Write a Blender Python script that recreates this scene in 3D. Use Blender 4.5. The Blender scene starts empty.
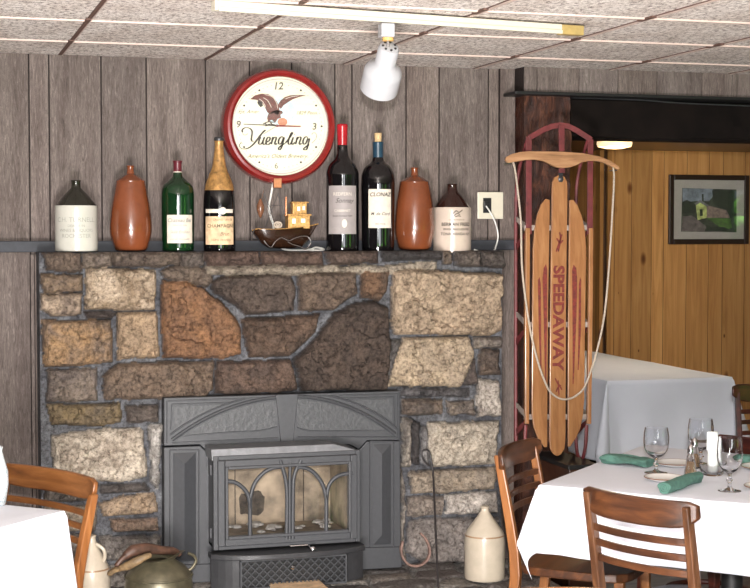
import bpy, bmesh, math, random
import numpy as np
from mathutils import Vector, Matrix
random.seed(7)
rng = np.random.default_rng(5)
PI = math.pi
scene = bpy.context.scene
C = scene.collection

# ------------------------------------------------------------------ camera
F = 1500.0; CX = 375.0; CY = 294.0
CAM = Vector((0.0, -6.38, 1.60))
YAW = -math.radians(16.87); PITCH = math.atan(66/1500)
cd = bpy.data.cameras.new('camera'); cam = bpy.data.objects.new('camera', cd); C.objects.link(cam)
cd.sensor_width = 36; cd.lens = F/750*36; cd.clip_start = 0.05; cd.clip_end = 200
cam.location = CAM; cam.rotation_euler = (PI/2-PITCH, 0, YAW)
scene.camera = cam
RM = cam.rotation_euler.to_matrix()
def ray(px, py):
    return RM @ Vector(((px-CX)/F, -(py-CY)/F, -1.0))
def P(px, py, Y=0.0):
    d = ray(px, py); t = (Y-CAM.y)/d.y; return CAM+d*t
def Q(px, py, Z):
    d = ray(px, py); t = (Z-CAM.z)/d.z; return CAM+d*t
def PX(px, py, Y):
    p = P(px, py, Y); return p.x, p.z
def pxs(px, py, Y):           # metres per pixel there
    d = ray(px, py); return (Y-CAM.y)/d.y/F

# ------------------------------------------------------------------ materials
def lin(c):
    return tuple(((x/255)/12.92 if x/255 <= .04045 else ((x/255+.055)/1.055)**2.4) for x in c)
def newmat(name):
    m = bpy.data.materials.new(name); m.use_nodes = True
    nt = m.node_tree; b = nt.nodes['Principled BSDF']
    return m, nt, b
def node(nt, t, **kw):
    n = nt.nodes.new(t)
    for k, v in kw.items(): setattr(n, k, v)
    return n
def coords(nt, scale=(1,1,1), rot=(0,0,0), kind='Object'):
    tc = node(nt, 'ShaderNodeTexCoord'); mp = node(nt, 'ShaderNodeMapping')
    mp.inputs['Scale'].default_value = scale; mp.inputs['Rotation'].default_value = rot
    nt.links.new(tc.outputs[kind], mp.inputs['Vector']); return mp.outputs['Vector']
def noise(nt, vec, scale, detail=4, rough=.6, dist=0):
    n = node(nt, 'ShaderNodeTexNoise'); n.inputs['Scale'].default_value = scale
    n.inputs['Detail'].default_value = detail; n.inputs['Roughness'].default_value = rough
    n.inputs['Distortion'].default_value = dist
    nt.links.new(vec, n.inputs['Vector']); return n.outputs['Fac']
def ramp(nt, fac, stops):
    r = node(nt, 'ShaderNodeValToRGB'); e = r.color_ramp.elements
    e[0].position, e[0].color = stops[0][0], (*lin(stops[0][1]), 1)
    e[1].position, e[1].color = stops[-1][0], (*lin(stops[-1][1]), 1)
    for p, c in stops[1:-1]:
        x = e.new(p); x.color = (*lin(c), 1)
    nt.links.new(fac, r.inputs['Fac']); return r.outputs['Color']
def bump(nt, b, h, strength=.3, dist=.01):
    n = node(nt, 'ShaderNodeBump'); n.inputs['Strength'].default_value = strength
    n.inputs['Distance'].default_value = dist
    nt.links.new(h, n.inputs['Height']); nt.links.new(n.outputs['Normal'], b.inputs['Normal'])
def mixc(nt, fac, a, b, mode='MIX'):
    n = node(nt, 'ShaderNodeMix', data_type='RGBA', blend_type=mode)
    if isinstance(fac, (int, float)): n.inputs[0].default_value = fac
    else: nt.links.new(fac, n.inputs[0])
    for v, i in ((a, 6), (b, 7)):
        if isinstance(v, tuple): n.inputs[i].default_value = (*v[:3], 1)
        else: nt.links.new(v, n.inputs[i])
    return n.outputs[2]
def flat(name, rgb, rough=.5, metal=0, spec=.5, var=.12, nscale=30, bumpv=0, coat=0, sheen=0):
    m, nt, b = newmat(name)
    v = coords(nt); f = noise(nt, v, nscale)
    d = tuple(max(0, c*(1-var)) for c in rgb); u = tuple(min(255, c*(1+var*.6)) for c in rgb)
    nt.links.new(ramp(nt, f, [(.3, d), (.7, u)]), b.inputs['Base Color'])
    b.inputs['Roughness'].default_value = rough; b.inputs['Metallic'].default_value = metal
    b.inputs['Specular IOR Level'].default_value = spec
    b.inputs['Coat Weight'].default_value = coat; b.inputs['Coat Roughness'].default_value = .08
    b.inputs['Sheen Weight'].default_value = sheen
    if bumpv: bump(nt, b, f, bumpv, .004)
    return m
def wood(name, dark, mid, light, rough=.35, axis='z', scale=1.0, coat=.25, bumpv=.08, knots=False):
    m, nt, b = newmat(name)
    s = {'z': (14, 14, 1.1), 'x': (1.1, 14, 14), 'y': (14, 1.1, 14)}[axis]
    s = tuple(k*scale for k in s)
    v = coords(nt, s); f = noise(nt, v, 2.2, 6, .62, .6)
    col = ramp(nt, f, [(.28, dark), (.5, mid), (.72, light)])
    if knots:
        v2 = coords(nt, (5, 5, 1.9)); vo = node(nt, 'ShaderNodeTexVoronoi'); vo.inputs['Scale'].default_value = 1.0
        nt.links.new(v2, vo.inputs['Vector'])
        rr = ramp(nt, vo.outputs['Distance'], [(.05, (60, 30, 12)), (.1, (140, 90, 45)), (.17, (255, 255, 255))])
        col = mixc(nt, .9, col, rr, 'MULTIPLY')
    nt.links.new(col, b.inputs['Base Color'])
    b.inputs['Roughness'].default_value = rough; b.inputs['Coat Weight'].default_value = coat
    b.inputs['Coat Roughness'].default_value = .15
    bump(nt, b, f, bumpv, .004)
    return m
def barn_mat():
    m, nt, b = newmat('weathered barn wood')
    v = coords(nt, (75, 75, 8)); f = noise(nt, v, 1.7, 10, .86, 1.2)
    v2 = coords(nt, (9, 9, .7)); f2 = noise(nt, v2, 1.5, 4, .6)
    a = ramp(nt, f, [(.30, (54, 49, 47)), (.45, (104, 95, 90)), (.55, (126, 116, 111)), (.68, (168, 157, 150))])
    t = ramp(nt, f2, [(.35, (190, 180, 178)), (.65, (255, 252, 250))])
    vc = node(nt, 'ShaderNodeVertexColor', layer_name='Col')
    c = mixc(nt, .8, a, t, 'MULTIPLY'); c = mixc(nt, 1.0, c, vc.outputs['Color'], 'MULTIPLY')
    nt.links.new(c, b.inputs['Base Color']); b.inputs['Roughness'].default_value = .75
    b.inputs['Specular IOR Level'].default_value = .25
    bump(nt, b, f, .5, .006); return m
def pine_mat():
    m, nt, b = newmat('knotty pine')
    v = coords(nt, (16, 16, .9)); f = noise(nt, v, 1.5, 6, .6, .7)
    a = ramp(nt, f, [(.25, (160, 110, 62)), (.5, (190, 138, 82)), (.75, (210, 160, 102))])
    v2 = coords(nt, (8.5, 8.5, 4.2)); vo = node(nt, 'ShaderNodeTexVoronoi'); vo.inputs['Scale'].default_value = 1.0
    nt.links.new(v2, vo.inputs['Vector'])
    sz = node(nt, 'ShaderNodeSeparateColor'); nt.links.new(vo.outputs['Color'], sz.inputs[0])
    ms = node(nt, 'ShaderNodeMapRange'); ms.inputs[1].default_value = .3; ms.inputs[2].default_value = .9; ms.inputs[3].default_value = 6.0; ms.inputs[4].default_value = .75
    nt.links.new(sz.outputs[0], ms.inputs[0]); mu = node(nt, 'ShaderNodeMath', operation='MULTIPLY')
    nt.links.new(vo.outputs['Distance'], mu.inputs[0]); nt.links.new(ms.outputs[0], mu.inputs[1])
    rr = ramp(nt, mu.outputs[0], [(.05, (60, 32, 16)), (.10, (140, 92, 54)), (.2, (255, 255, 255))])
    vc = node(nt, 'ShaderNodeVertexColor', layer_name='Col')
    c = mixc(nt, .9, a, rr, 'MULTIPLY'); c = mixc(nt, 1.0, c, vc.outputs['Color'], 'MULTIPLY')
    nt.links.new(c, b.inputs['Base Color']); b.inputs['Roughness'].default_value = .42
    bump(nt, b, f, .06, .004); return m
def stone_mat():
    m, nt, b = newmat('field stone and mortar')
    c1 = node(nt, 'ShaderNodeVertexColor', layer_name='Col'); c2 = node(nt, 'ShaderNodeVertexColor', layer_name='Col2')
    v = coords(nt); f = noise(nt, v, 9, 5, .65, .5); g = noise(nt, v, 70, 5, .75)
    r = node(nt, 'ShaderNodeMapRange'); r.inputs[1].default_value = .38; r.inputs[2].default_value = .62
    nt.links.new(f, r.inputs[0])
    c = mixc(nt, r.outputs[0], c1.outputs['Color'], c2.outputs['Color'])
    gg = ramp(nt, g, [(.3, (96, 93, 91)), (.44, (196, 194, 192)), (.55, (238, 237, 236)), (.7, (255, 255, 255))])
    c = mixc(nt, .95, c, gg, 'MULTIPLY')
    k = noise(nt, v, 17, 8, .8, 2.2); kk = ramp(nt, k, [(.34, (120, 112, 106)), (.46, (235, 233, 230)), (.6, (255, 255, 255))]); c = mixc(nt, .8, c, kk, 'MULTIPLY')
    nt.links.new(c, b.inputs['Base Color']); b.inputs['Roughness'].default_value = .82
    b.inputs['Specular IOR Level'].default_value = .3
    ad = node(nt, 'ShaderNodeMath', operation='ADD'); nt.links.new(g, ad.inputs[0])
    h = noise(nt, v, 28, 6, .7, 1.0); nt.links.new(h, ad.inputs[1])
    bump(nt, b, ad.outputs[0], .9, .016); return m
def tile_mat():
    m, nt, b = newmat('fissured acoustic tile')
    v = coords(nt, (1, .62, 1)); f = noise(nt, v, 62, 6, .85, .3); g = noise(nt, v, 7, 3, .5)
    a = ramp(nt, f, [(.38, (92, 80, 74)), (.47, (204, 193, 186)), (.56, (244, 238, 232))])
    t = ramp(nt, g, [(.35, (232, 226, 222)), (.65, (255, 255, 255))])
    nt.links.new(mixc(nt, .8, a, t, 'MULTIPLY'), b.inputs['Base Color']); b.inputs['Roughness'].default_value = .9
    bump(nt, b, f, .7, .006); return m
def thin_glass(name, tint=(1, 1, 1), refl=1.0):
    m, nt, b = newmat(name); nt.nodes.remove(b)
    tr = node(nt, 'ShaderNodeBsdfTransparent'); tr.inputs[0].default_value = (*tint, 1)
    gl = node(nt, 'ShaderNodeBsdfGlossy'); gl.inputs['Roughness'].default_value = .02
    fr = node(nt, 'ShaderNodeFresnel'); fr.inputs[0].default_value = 1.5
    mx = node(nt, 'ShaderNodeMixShader'); out = nt.nodes['Material Output']
    nt.links.new(fr.outputs[0], mx.inputs[0]); nt.links.new(tr.outputs[0], mx.inputs[1])
    nt.links.new(gl.outputs[0], mx.inputs[2]); nt.links.new(mx.outputs[0], out.inputs[0]); return m
def real_glass(name, col=(1, 1, 1), rough=0.0):
    m, nt, b = newmat(name)
    b.inputs['Base Color'].default_value = (*col, 1); b.inputs['Transmission Weight'].default_value = 1
    b.inputs['Roughness'].default_value = rough; b.inputs['IOR'].default_value = 1.45; return m
def emit(name, rgb, s):
    m, nt, b = newmat(name)
    b.inputs['Base Color'].default_value = (*lin(rgb), 1)
    b.inputs['Emission Color'].default_value = (*lin(rgb), 1); b.inputs['Emission Strength'].default_value = s; return m

M = {}
M['barn'] = barn_mat(); M['pine'] = pine_mat(); M['stone'] = stone_mat(); M['tile'] = tile_mat()
M['chair'] = wood('varnished oak', (88, 52, 27), (122, 76, 40), (148, 98, 56), .3)
M['chair_x'] = wood('varnished oak crest', (88, 52, 27), (122, 76, 40), (148, 98, 56), .28, 'x')
M['chairdk'] = wood('dark stained beech', (48, 29, 18), (80, 50, 31), (108, 72, 45), .33)
M['chairdk_x'] = wood('dark stained beech crest', (36, 20, 12), (66, 38, 22), (96, 58, 33), .3, 'x')
M['mahog'] = wood('dark mahogany', (38, 14, 12), (62, 26, 20), (88, 40, 28), .3, 'x')
M['deck'] = wood('golden sled slat', (130, 84, 48), (150, 102, 62), (166, 120, 78), .4, 'z', 1.6)
M['deck_x'] = wood('worn steering bar wood', (120, 84, 54), (158, 116, 80), (182, 140, 102), .5, 'x', 1.6)
M['post'] = None
m, nt, b = newmat('hand hewn varnished post'); v = coords(nt, (20, 20, 6)); f = noise(nt, v, 1.3, 8, .75, 1.2)
nt.links.new(ramp(nt, f, [(.3, (22, 12, 10)), (.5, (62, 32, 22)), (.66, (104, 62, 42)), (.78, (150, 110, 84))]), b.inputs['Base Color'])
b.inputs['Roughness'].default_value = .4; bump(nt, b, f, 1.0, .02); M['post'] = m
M['beam'] = flat('old dark beam', (20, 15, 13), .9, spec=.12, var=.3, nscale=9, bumpv=.6)
M['darkwood'] = wood('dark walnut chest', (40, 22, 14), (64, 36, 24), (84, 50, 34), .4, 'x')
M['black'] = flat('black paint', (22, 21, 22), .5)
M['rail'] = flat('dark slate rail', (50, 52, 58), .7, bumpv=.3)
M['iron'] = flat('matte grey cast iron', (59, 60, 63), .5, spec=.5, var=.06, nscale=60, bumpv=.12)
M['iron2'] = flat('pebbled cast iron', (66, 67, 69), .5, var=.1, nscale=55, bumpv=.7)
M['irondk'] = flat('dark cast iron', (50, 50, 52), .38, var=.12, bumpv=.15)
M['ironlt'] = flat('highlit hood iron', (116, 116, 118), .4, metal=.3, bumpv=.1)  # lighter copy of the cast iron, carries the hood's painted highlight
M['brick'] = flat('sooty firebrick', (150, 134, 114), .9, var=.38, nscale=8, bumpv=.4)
M['soot'] = flat('soot', (66, 58, 50), .95, var=.5, nscale=40)
M['glass'] = thin_glass('clear pane'); M['goblet'] = thin_glass('goblet glass', (.93, .94, .95))
M['cloth'] = flat('white table linen', (210, 212, 221), .85, var=.015, nscale=5, sheen=.1)
M['napkin'] = flat('green napkin cotton', (80, 118, 106), .9, var=.12, nscale=60, bumpv=.3)
M['white'] = flat('white enamel', (162, 162, 165), .25, var=.01)
M['cream'] = flat('cream track enamel', (196, 190, 172), .4, var=.02)
M['yellow'] = flat('yellowed plastic', (160, 138, 86), .4)
M['china'] = flat('white china', (236, 234, 230), .15, var=.01, coat=.4)
M['brown_rim'] = flat('brown glaze rim', (130, 92, 68), .25)
M['steel'] = flat('polished steel', (200, 200, 202), .15, metal=1, var=.03)
M['floorm'] = wood('worn grey brown floor boards', (70, 62, 58), (104, 94, 86), (130, 118, 108), .55, 'x', .7)
M['tbarX'] = flat('pale ceiling strip', (196, 176, 166), .6, var=.05)
M['tbarY'] = flat('brown ceiling joint', (92, 66, 56), .7)
M['red'] = flat('red clock rim', (124, 30, 28), .22, var=.05, coat=.5)
M['sledred'] = flat('worn red sled paint', (104, 44, 46), .5, var=.2, bumpv=.2)
M['sledred2'] = flat('faded red stripe paint', (112, 42, 34), .6, var=.25, nscale=70)
M['sledgrey'] = flat('bare sled metal', (168, 156, 148), .5, metal=.3, var=.2)
M['rope'] = flat('off white cotton rope', (180, 166, 150), .9, var=.15, nscale=200, bumpv=.5)
M['face'] = flat('cream clock face', (226, 221, 196), .5, var=.01)
M['ink'] = flat('dark printing ink', (52, 46, 40), .6); M['inkgrey'] = flat('faded grey ink', (140, 140, 132), .6)
M['numeral'] = flat('brown grey numeral ink', (98, 92, 80), .6); M['inktan'] = flat('tan ink', (100, 90, 62), .6); M['inkblue'] = flat('pale blue ink', (190, 214, 220), .6)
M['eagle'] = flat('eagle brown ink', (104, 62, 54), .6, var=.25, nscale=90); M['barrel'] = flat('barrel tan ink', (190, 128, 96), .6)
M['handred'] = flat('clock hand red', (120, 24, 28), .4)
M['jugw'] = flat('ivory salt glaze', (188, 186, 176), .18, var=.03, nscale=12, coat=.5)
M['jugt'] = flat('tan white stoneware', (194, 178, 164), .2, var=.05, nscale=14, coat=.5)
M['jugdk'] = flat('dark brown glaze', (44, 24, 20), .12, coat=.6); M['juggreen'] = flat('olive black glaze', (36, 35, 28), .15, coat=.3)
M['jugo'] = flat('orange brown stoneware glaze', (116, 62, 36), .22, var=.12, nscale=10, coat=.5)
M['jugfloor'] = flat('cream stoneware', (182, 170, 152), .3, var=.05, nscale=16, coat=.3)
M['jugband'] = flat('tan glaze band', (150, 120, 92), .3)
M['btlgreen'] = flat('dark green bottle glass', (14, 44, 22), .06, var=.2, coat=.6)
M['btlblack'] = flat('near black bottle glass', (14, 12, 14), .06, var=.2, coat=.6)
M['label'] = flat('cream paper label', (212, 202, 188), .7, var=.05, nscale=40)
M['labelgrey'] = flat('silver grey paper label', (150, 142, 140), .6, var=.05)
M['labeltan'] = flat('aged tan paper label', (214, 182, 146), .7, var=.16, nscale=35)
M['labelband'] = flat('dark label band', (60, 44, 36), .6)
M['goldfoil'] = flat('crinkled gold foil', (170, 128, 76), .4, metal=.35, var=.3, nscale=45, bumpv=.6)
M['foilred'] = flat('red wax capsule', (160, 26, 36), .25); M['foilblue'] = flat('dark teal capsule', (34, 62, 80), .35)
M['foilmaroon'] = flat('maroon capsule', (92, 30, 40), .35); M['cork'] = flat('cork', (206, 176, 130), .85, var=.2, nscale=150)
M['brass'] = flat('tarnished brass', (96, 90, 72), .4, metal=.45, var=.25, nscale=14, bumpv=.2)
M['leather'] = flat('dark brown leather', (78, 54, 42), .55, var=.3, nscale=35, bumpv=.6)
M['leathert'] = flat('tan leather', (120, 98, 70), .6, var=.3, nscale=35, bumpv=.6)
M['rust'] = flat('rusty iron', (122, 96, 86), .7, var=.3, nscale=60, bumpv=.6)
M['poker'] = flat('black wrought iron', (46, 42, 42), .5, bumpv=.3)
M['copper'] = flat('copper gilt', (196, 132, 96), .3, metal=.7)
M['goldcab'] = flat('gilt cabin', (190, 146, 86), .35, metal=.45, var=.3, nscale=120, bumpv=.4)
M['hull'] = flat('dark brown lacquer hull', (44, 26, 16), .15, coat=.6)
M['amber'] = flat('amber brown shell', (120, 80, 58), .25, coat=.4)
M['outlet'] = flat('ivory outlet plastic', (206, 199, 180), .35, var=.02)
M['cordw'] = flat('white cord', (228, 226, 220), .5)
M['frame'] = flat('dark picture frame', (44, 26, 20), .35); M['mat'] = flat('grey picture mat', (176, 170, 164), .8, var=.03)
M['vinyl'] = flat('black vinyl seat', (44, 44, 48), .35, var=.1)
M['lampglass'] = emit('lit frosted glass', (255, 226, 176), 1.0); M['lampmetal'] = flat('cream lamp ring', (200, 160, 96), .4)
M['grass'] = flat('leafy green', (70, 128, 26), .8, var=.5, nscale=4)
M['salt'] = flat('salt and pepper grains', (180, 150, 120), .8, var=.5, nscale=220)
M['wax'] = flat('white candle wax', (240, 244, 242), .5, var=.02)
M['plaster'] = flat('off white plaster', (200, 194, 186), .8)

# ------------------------------------------------------------------ mesh builder
class MB:
    def __init__(s): s.v = []; s.f = []; s.m = []; s.sm = []
    def add(s, vs, fs, m=0, smooth=True):
        o = len(s.v); s.v += [tuple(v) for v in vs]
        for f in fs: s.f.append([o+i for i in f]); s.m.append(m); s.sm.append(smooth)
        return s
    def box(s, x0, x1, y0, y1, z0, z1, m=0):
        v = [(x, y, z) for x in (x0, x1) for y in (y0, y1) for z in (z0, z1)]
        return s.add(v, [(0,1,3,2),(4,6,7,5),(0,4,5,1),(2,3,7,6),(0,2,6,4),(1,5,7,3)], m, False)
    def prism(s, front, back, m=0, smooth=False):
        n = len(front); v = list(front)+list(back)
        f = [list(range(n))[::-1], list(range(n, 2*n))]+[(i, (i+1) % n, n+(i+1) % n, n+i) for i in range(n)]
        return s.add(v, f, m, smooth)
    def pprism(s, pts, Y0, Y1, m=0):          # pixel outline on plane Y0, straight back to Y1
        a = [P(x, y, Y0) for x, y in pts]; return s.prism(a, [(p.x, Y1, p.z) for p in a], m)
    def rings(s, rs, m=0, closed=False, capa=True, capb=True, smooth=True):
        n = len(rs[0]); v = [p for r in rs for p in r]; f = []
        for k in range(len(rs)-1):
            for i in range(n):
                j = (i+1) % n; f.append((k*n+i, k*n+j, (k+1)*n+j, (k+1)*n+i))
        if capa and n > 2: f.append(list(range(n))[::-1])
        if capb and n > 2: f.append([(len(rs)-1)*n+i for i in range(n)])
        return s.add(v, f, m, smooth)
    def tube(s, path, r, n=10, m=0, closed=False, flat=1.0):
        pts = [Vector(p) for p in path]; N = len(pts); rs = []
        up = Vector((0, 0, 1)); prev = None
        for i, p in enumerate(pts):
            if closed: t = pts[(i+1) % N]-pts[i-1]
            else: t = pts[min(i+1, N-1)]-pts[max(i-1, 0)]
            t.normalize()
            a = prev if prev else (up if abs(t.z) < .9 else Vector((1, 0, 0)))
            u = (a-t*a.dot(t)).normalized(); w = t.cross(u); prev = u
            rr = r[i] if isinstance(r, (list, tuple)) else r
            rs.append([p+(u*math.cos(2*PI*k/n)+w*math.sin(2*PI*k/n)*flat)*rr for k in range(n)])
        if closed:
            v = [q for g in rs for q in g]; f = []
            for k in range(N):
                k2 = (k+1) % N
                for i in range(n):
                    j = (i+1) % n; f.append((k*n+i, k*n+j, k2*n+j, k2*n+i))
            return s.add(v, f, m)
        return s.rings(rs, m)
    def bar(s, path, w, h, side, m=0):         # rectangular section; side = width direction
        pts = [Vector(p) for p in path]; N = len(pts); rs = []
        for i, p in enumerate(pts):
            t = (pts[min(i+1, N-1)]-pts[max(i-1, 0)]).normalized()
            sd = Vector(side); sd = (sd-t*sd.dot(t)).normalized(); up = t.cross(sd)
            ww = w[i] if isinstance(w, (list, tuple)) else w; hh = h[i] if isinstance(h, (list, tuple)) else h
            rs.append([p+sd*ww/2*a+up*hh/2*b for a, b in ((-1,-1),(1,-1),(1,1),(-1,1))])
        return s.rings(rs, m, smooth=False)
    def lathe(s, prof, c=(0,0,0), n=40, m=0, mat=None, capa=True, capb=True):
        c = Vector(c); rs = []
        for r, z in prof:
            g = []
            for k in range(n):
                q = Vector((r*math.cos(2*PI*k/n), r*math.sin(2*PI*k/n), z))
                if mat is not None: q = mat @ q
                g.append(c+q)
            rs.append(g)
        return s.rings(rs, m, capa=capa, capb=capb)
def obj(name, mb, mats, parent=None, bevel=0, world=True, subsurf=0, auto=True):
    me = bpy.data.meshes.new(name)
    off = Vector((0, 0, 0))
    if parent is not None and world:
        q = parent
        while q is not None: off += q.location; q = q.parent
    me.from_pydata([tuple(Vector(v)-off) for v in mb.v], [], mb.f)
    for mm in (mats if isinstance(mats, (list, tuple)) else [mats]): me.materials.append(mm)
    me.polygons.foreach_set('material_index', mb.m); me.polygons.foreach_set('use_smooth', mb.sm)
    bm = bmesh.new(); bm.from_mesh(me); bmesh.ops.recalc_face_normals(bm, faces=bm.faces)
    for e in bm.edges:
        if len(e.link_faces) == 2 and e.calc_face_angle(0) > math.radians(38): e.smooth = False
    bm.to_mesh(me); bm.free(); me.update()
    o = bpy.data.objects.new(name, me); C.objects.link(o)
    if parent is not None: o.parent = parent
    if bevel:
        bv = o.modifiers.new('bevel', 'BEVEL'); bv.width = bevel; bv.segments = 2; bv.limit_method = 'ANGLE'; bv.angle_limit = .6
    if subsurf:
        sb = o.modifiers.new('sub', 'SUBSURF'); sb.levels = sb.render_levels = subsurf
    return o
def tag(o, label=None, cat=None, group=None, kind=None):
    if label: o['label'] = label
    if cat: o['category'] = cat
    if group: o['group'] = group
    if kind: o['kind'] = kind
    return o
def thing(name, loc, label, cat, group=None, rz=0):
    o = bpy.data.objects.new(name, None); C.objects.link(o); o.location = loc; o.rotation_euler.z = rz
    o.empty_display_size = .05
    return tag(o, label, cat, group)
def smoothpath(pts, k=6):
    pts = [Vector(p) for p in pts]; out = []
    for i in range(len(pts)-1):
        p0 = pts[max(i-1, 0)]; p1 = pts[i]; p2 = pts[i+1]; p3 = pts[min(i+2, len(pts)-1)]
        for j in range(k):
            t = j/k
            out.append(.5*((2*p1)+(p2-p0)*t+(2*p0-5*p1+4*p2-p3)*t*t+(3*p1-p0-3*p2+p3)*t**3))
    out.append(pts[-1]); return out
def setcol(o, layer, cols):
    a = o.data.color_attributes.new(layer, 'FLOAT_COLOR', 'POINT')
    a.data.foreach_set('color', np.asarray(cols, dtype=np.float32).ravel())
def text2d(s, size, shear=0, offset=0, align='CENTER'):
    cu = bpy.data.curves.new('t', 'FONT'); cu.body = s; cu.size = size; cu.shear = shear; cu.offset = offset
    cu.align_x = align; cu.align_y = 'CENTER'; cu.resolution_u = 3
    o = bpy.data.objects.new('t', cu); C.objects.link(o)
    dg = bpy.context.evaluated_depsgraph_get(); dg.update()
    me = bpy.data.meshes.new_from_object(o.evaluated_get(dg))
    v = [(p.co.x, p.co.y) for p in me.vertices]; f = [list(p.vertices) for p in me.polygons]
    bpy.data.objects.remove(o); bpy.data.curves.remove(cu); bpy.data.meshes.remove(me); return v, f
def ribbon(mb, pts, wfun, place, m=0, k=5):
    """flat pen stroke; pts 2D in art coords, place(u,v)->3D"""
    pp = smoothpath([(p[0], p[1], 0) for p in pts], k); L = []; N = len(pp)
    for i, p in enumerate(pp):
        t = (pp[min(i+1, N-1)]-pp[max(i-1, 0)]); t = t.normalized() if t.length else Vector((1, 0, 0))
        n = Vector((-t.y, t.x, 0)); w = wfun(t)/2
        if i in (0, N-1): w *= .4
        L.append((p+n*w, p-n*w))
    v = []; f = []
    for a, b in L: v += [place(a.x, a.y), place(b.x, b.y)]
    for i in range(N-1): f.append((2*i, 2*i+1, 2*i+3, 2*i+2))
    mb.add(v, f, m, False)

# numpy value noise
def vnoise(x, y, seed=0):
    xi = np.floor(x).astype(np.int64); yi = np.floor(y).astype(np.int64); fx = x-xi; fy = y-yi
    def h(a, b):
        n = (a*374761393+b*668265263+seed*974711) & 0x7fffffff
        n = ((n ^ (n >> 13))*1274126177) & 0x7fffffff
        return ((n ^ (n >> 16)) & 0xffff)/65535.0
    u = fx*fx*(3-2*fx); v = fy*fy*(3-2*fy)
    return (h(xi, yi)*(1-u)+h(xi+1, yi)*u)*(1-v)+(h(xi, yi+1)*(1-u)+h(xi+1, yi+1)*u)*v
def fbm(x, y, seed=0, o=4):
    s = 0; a = 1; t = 0
    for k in range(o): s = s+a*vnoise(x*2**k, y*2**k, seed+k*17); t += a; a *= .55
    return s/t

# ------------------------------------------------------------------ ROOM
CEIL = 2.32
def boards(name, edges, z0, z1, y, thick, mat, ztop=None, seed=1, axis='x', gap=.004, kind='structure', rec=.006, strength=.12):
    """vertical boards side by side with V gaps, one mesh; per-board tone"""
    mb = MB(); cols = []; r = random.Random(seed)
    for i in range(len(edges)-1):
        a, b = edges[i]+gap/2, edges[i+1]-gap/2
        tone = 1-strength+r.random()*strength*2; wv = r.uniform(-.02, .02)
        n0 = len(mb.v); mb.box(a, b, y, y+thick, z0, z1) if axis == 'x' else mb.box(y, y+thick, a, b, z0, z1)
        cols += [(tone*(1+wv), tone, tone*(1-wv), 1)]*(len(mb.v)-n0)
    n0 = len(mb.v)
    if axis == 'x': mb.box(edges[0], edges[-1], y+rec, y+thick+.03, z0, z1)
    else: mb.box(y+rec, y+thick+.03, edges[0], edges[-1], z0, z1)
    cols += [(.16, .14, .14, 1)]*(len(mb.v)-n0)
    o = obj(name, mb, mat); setcol(o, 'Col', cols); 
    if kind: o['kind'] = kind
    return o
gx = [-60, -18, 30, 50, 102, 147, 206, 250, 292, 335, 352, 406, 439, 488, 514]
xs = [P(x, 200, 0).x for x in gx]
xs = [-2.4, -2.2, -1.95, -1.7, -1.45, -1.2, -.95, -.7, -.45]+[x for x in xs if x > -.3]
boards('wall_back', xs, 0, CEIL, 0, .03, M['barn'], gap=.007)
# board strip facing the doorway edge
xr0 = P(499.5, 300, -.21).x; xr1 = P(514.5, 300, -.03).x
boards('trim_1', [P(499.5, 250, -.02).x, P(515, 250, -.02).x], 0, CEIL, -.02, .0195, M['barn'], seed=5, strength=.02)
# narrow board and wire beside chimney, left
boards('trim_2', [P(31.5, 400, -.03).x, P(35.5, 400, -.03).x, P(40, 400, -.03).x], 0, 1.49, -.035, .033, M['barn'], seed=9, strength=.2)
# dark rail on the wall
mb = MB(); zt = P(250, 240.5, -.02).z; zb = P(250, 251, -.02).z
mb.box(-2.4, P(513.5, 245, -.025).x, -.062, -.001, zb, zt)
o = obj('trim_3', mb, M['rail'], bevel=.003); o['kind'] = 'structure'
# header box over the opening
hx0 = P(524, 80, -.13).x; hzb = P(524, 91.5, -.13).z
he = [hx0]+[P(x, 85, -.13).x for x in (537, 579, 618, 657, 702, 737)]
while he[-1] < 7: he.append(he[-1]+.18)
boards('wall_header', he, hzb, CEIL, -.13, .128, M['barn'], seed=3)
mb = MB(); mb.box(hx0-.055, 7.1, -.165, .12, P(524, 95, -.13).z, hzb-.001)
o = obj('trim_4', mb, M['black'], bevel=.003); o['kind'] = 'structure'
# hewn post
def post():
    x0 = P(523.5, 300, -.1).x; x1 = P(569, 300, -.1).x; z1 = P(524, 95.5, -.1).z
    nz = 90; mb = MB(); rs = []
    for k in range(nz):
        z = z1*k/(nz-1); g = []
        per = [(x0, .1), (x0, -.1), (x1, -.1), (x1, .1)]
        m_ = 10
        for a in range(4):
            p = per[a]; q = per[(a+1) % 4]
            for j in range(m_):
                t = j/m_; x = p[0]+(q[0]-p[0])*t; y = p[1]+(q[1]-p[1])*t
                d = .012*(vnoise(np.array(a*7+t*6.0), np.array(z*9.0), 3)-.5)+.008*(vnoise(np.array(a*9+t*20.0), np.array(z*40.0), 8)-.5)
                cx_ = (x0+x1)/2; L = math.hypot(x-cx_, y); g.append((x+(x-cx_)/L*float(d), y+y/L*float(d), z))
        rs.append(g)
    mb.rings(rs, smooth=True); o = obj('pillar', mb, M['post']); o['kind'] = 'structure'
post()
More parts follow.
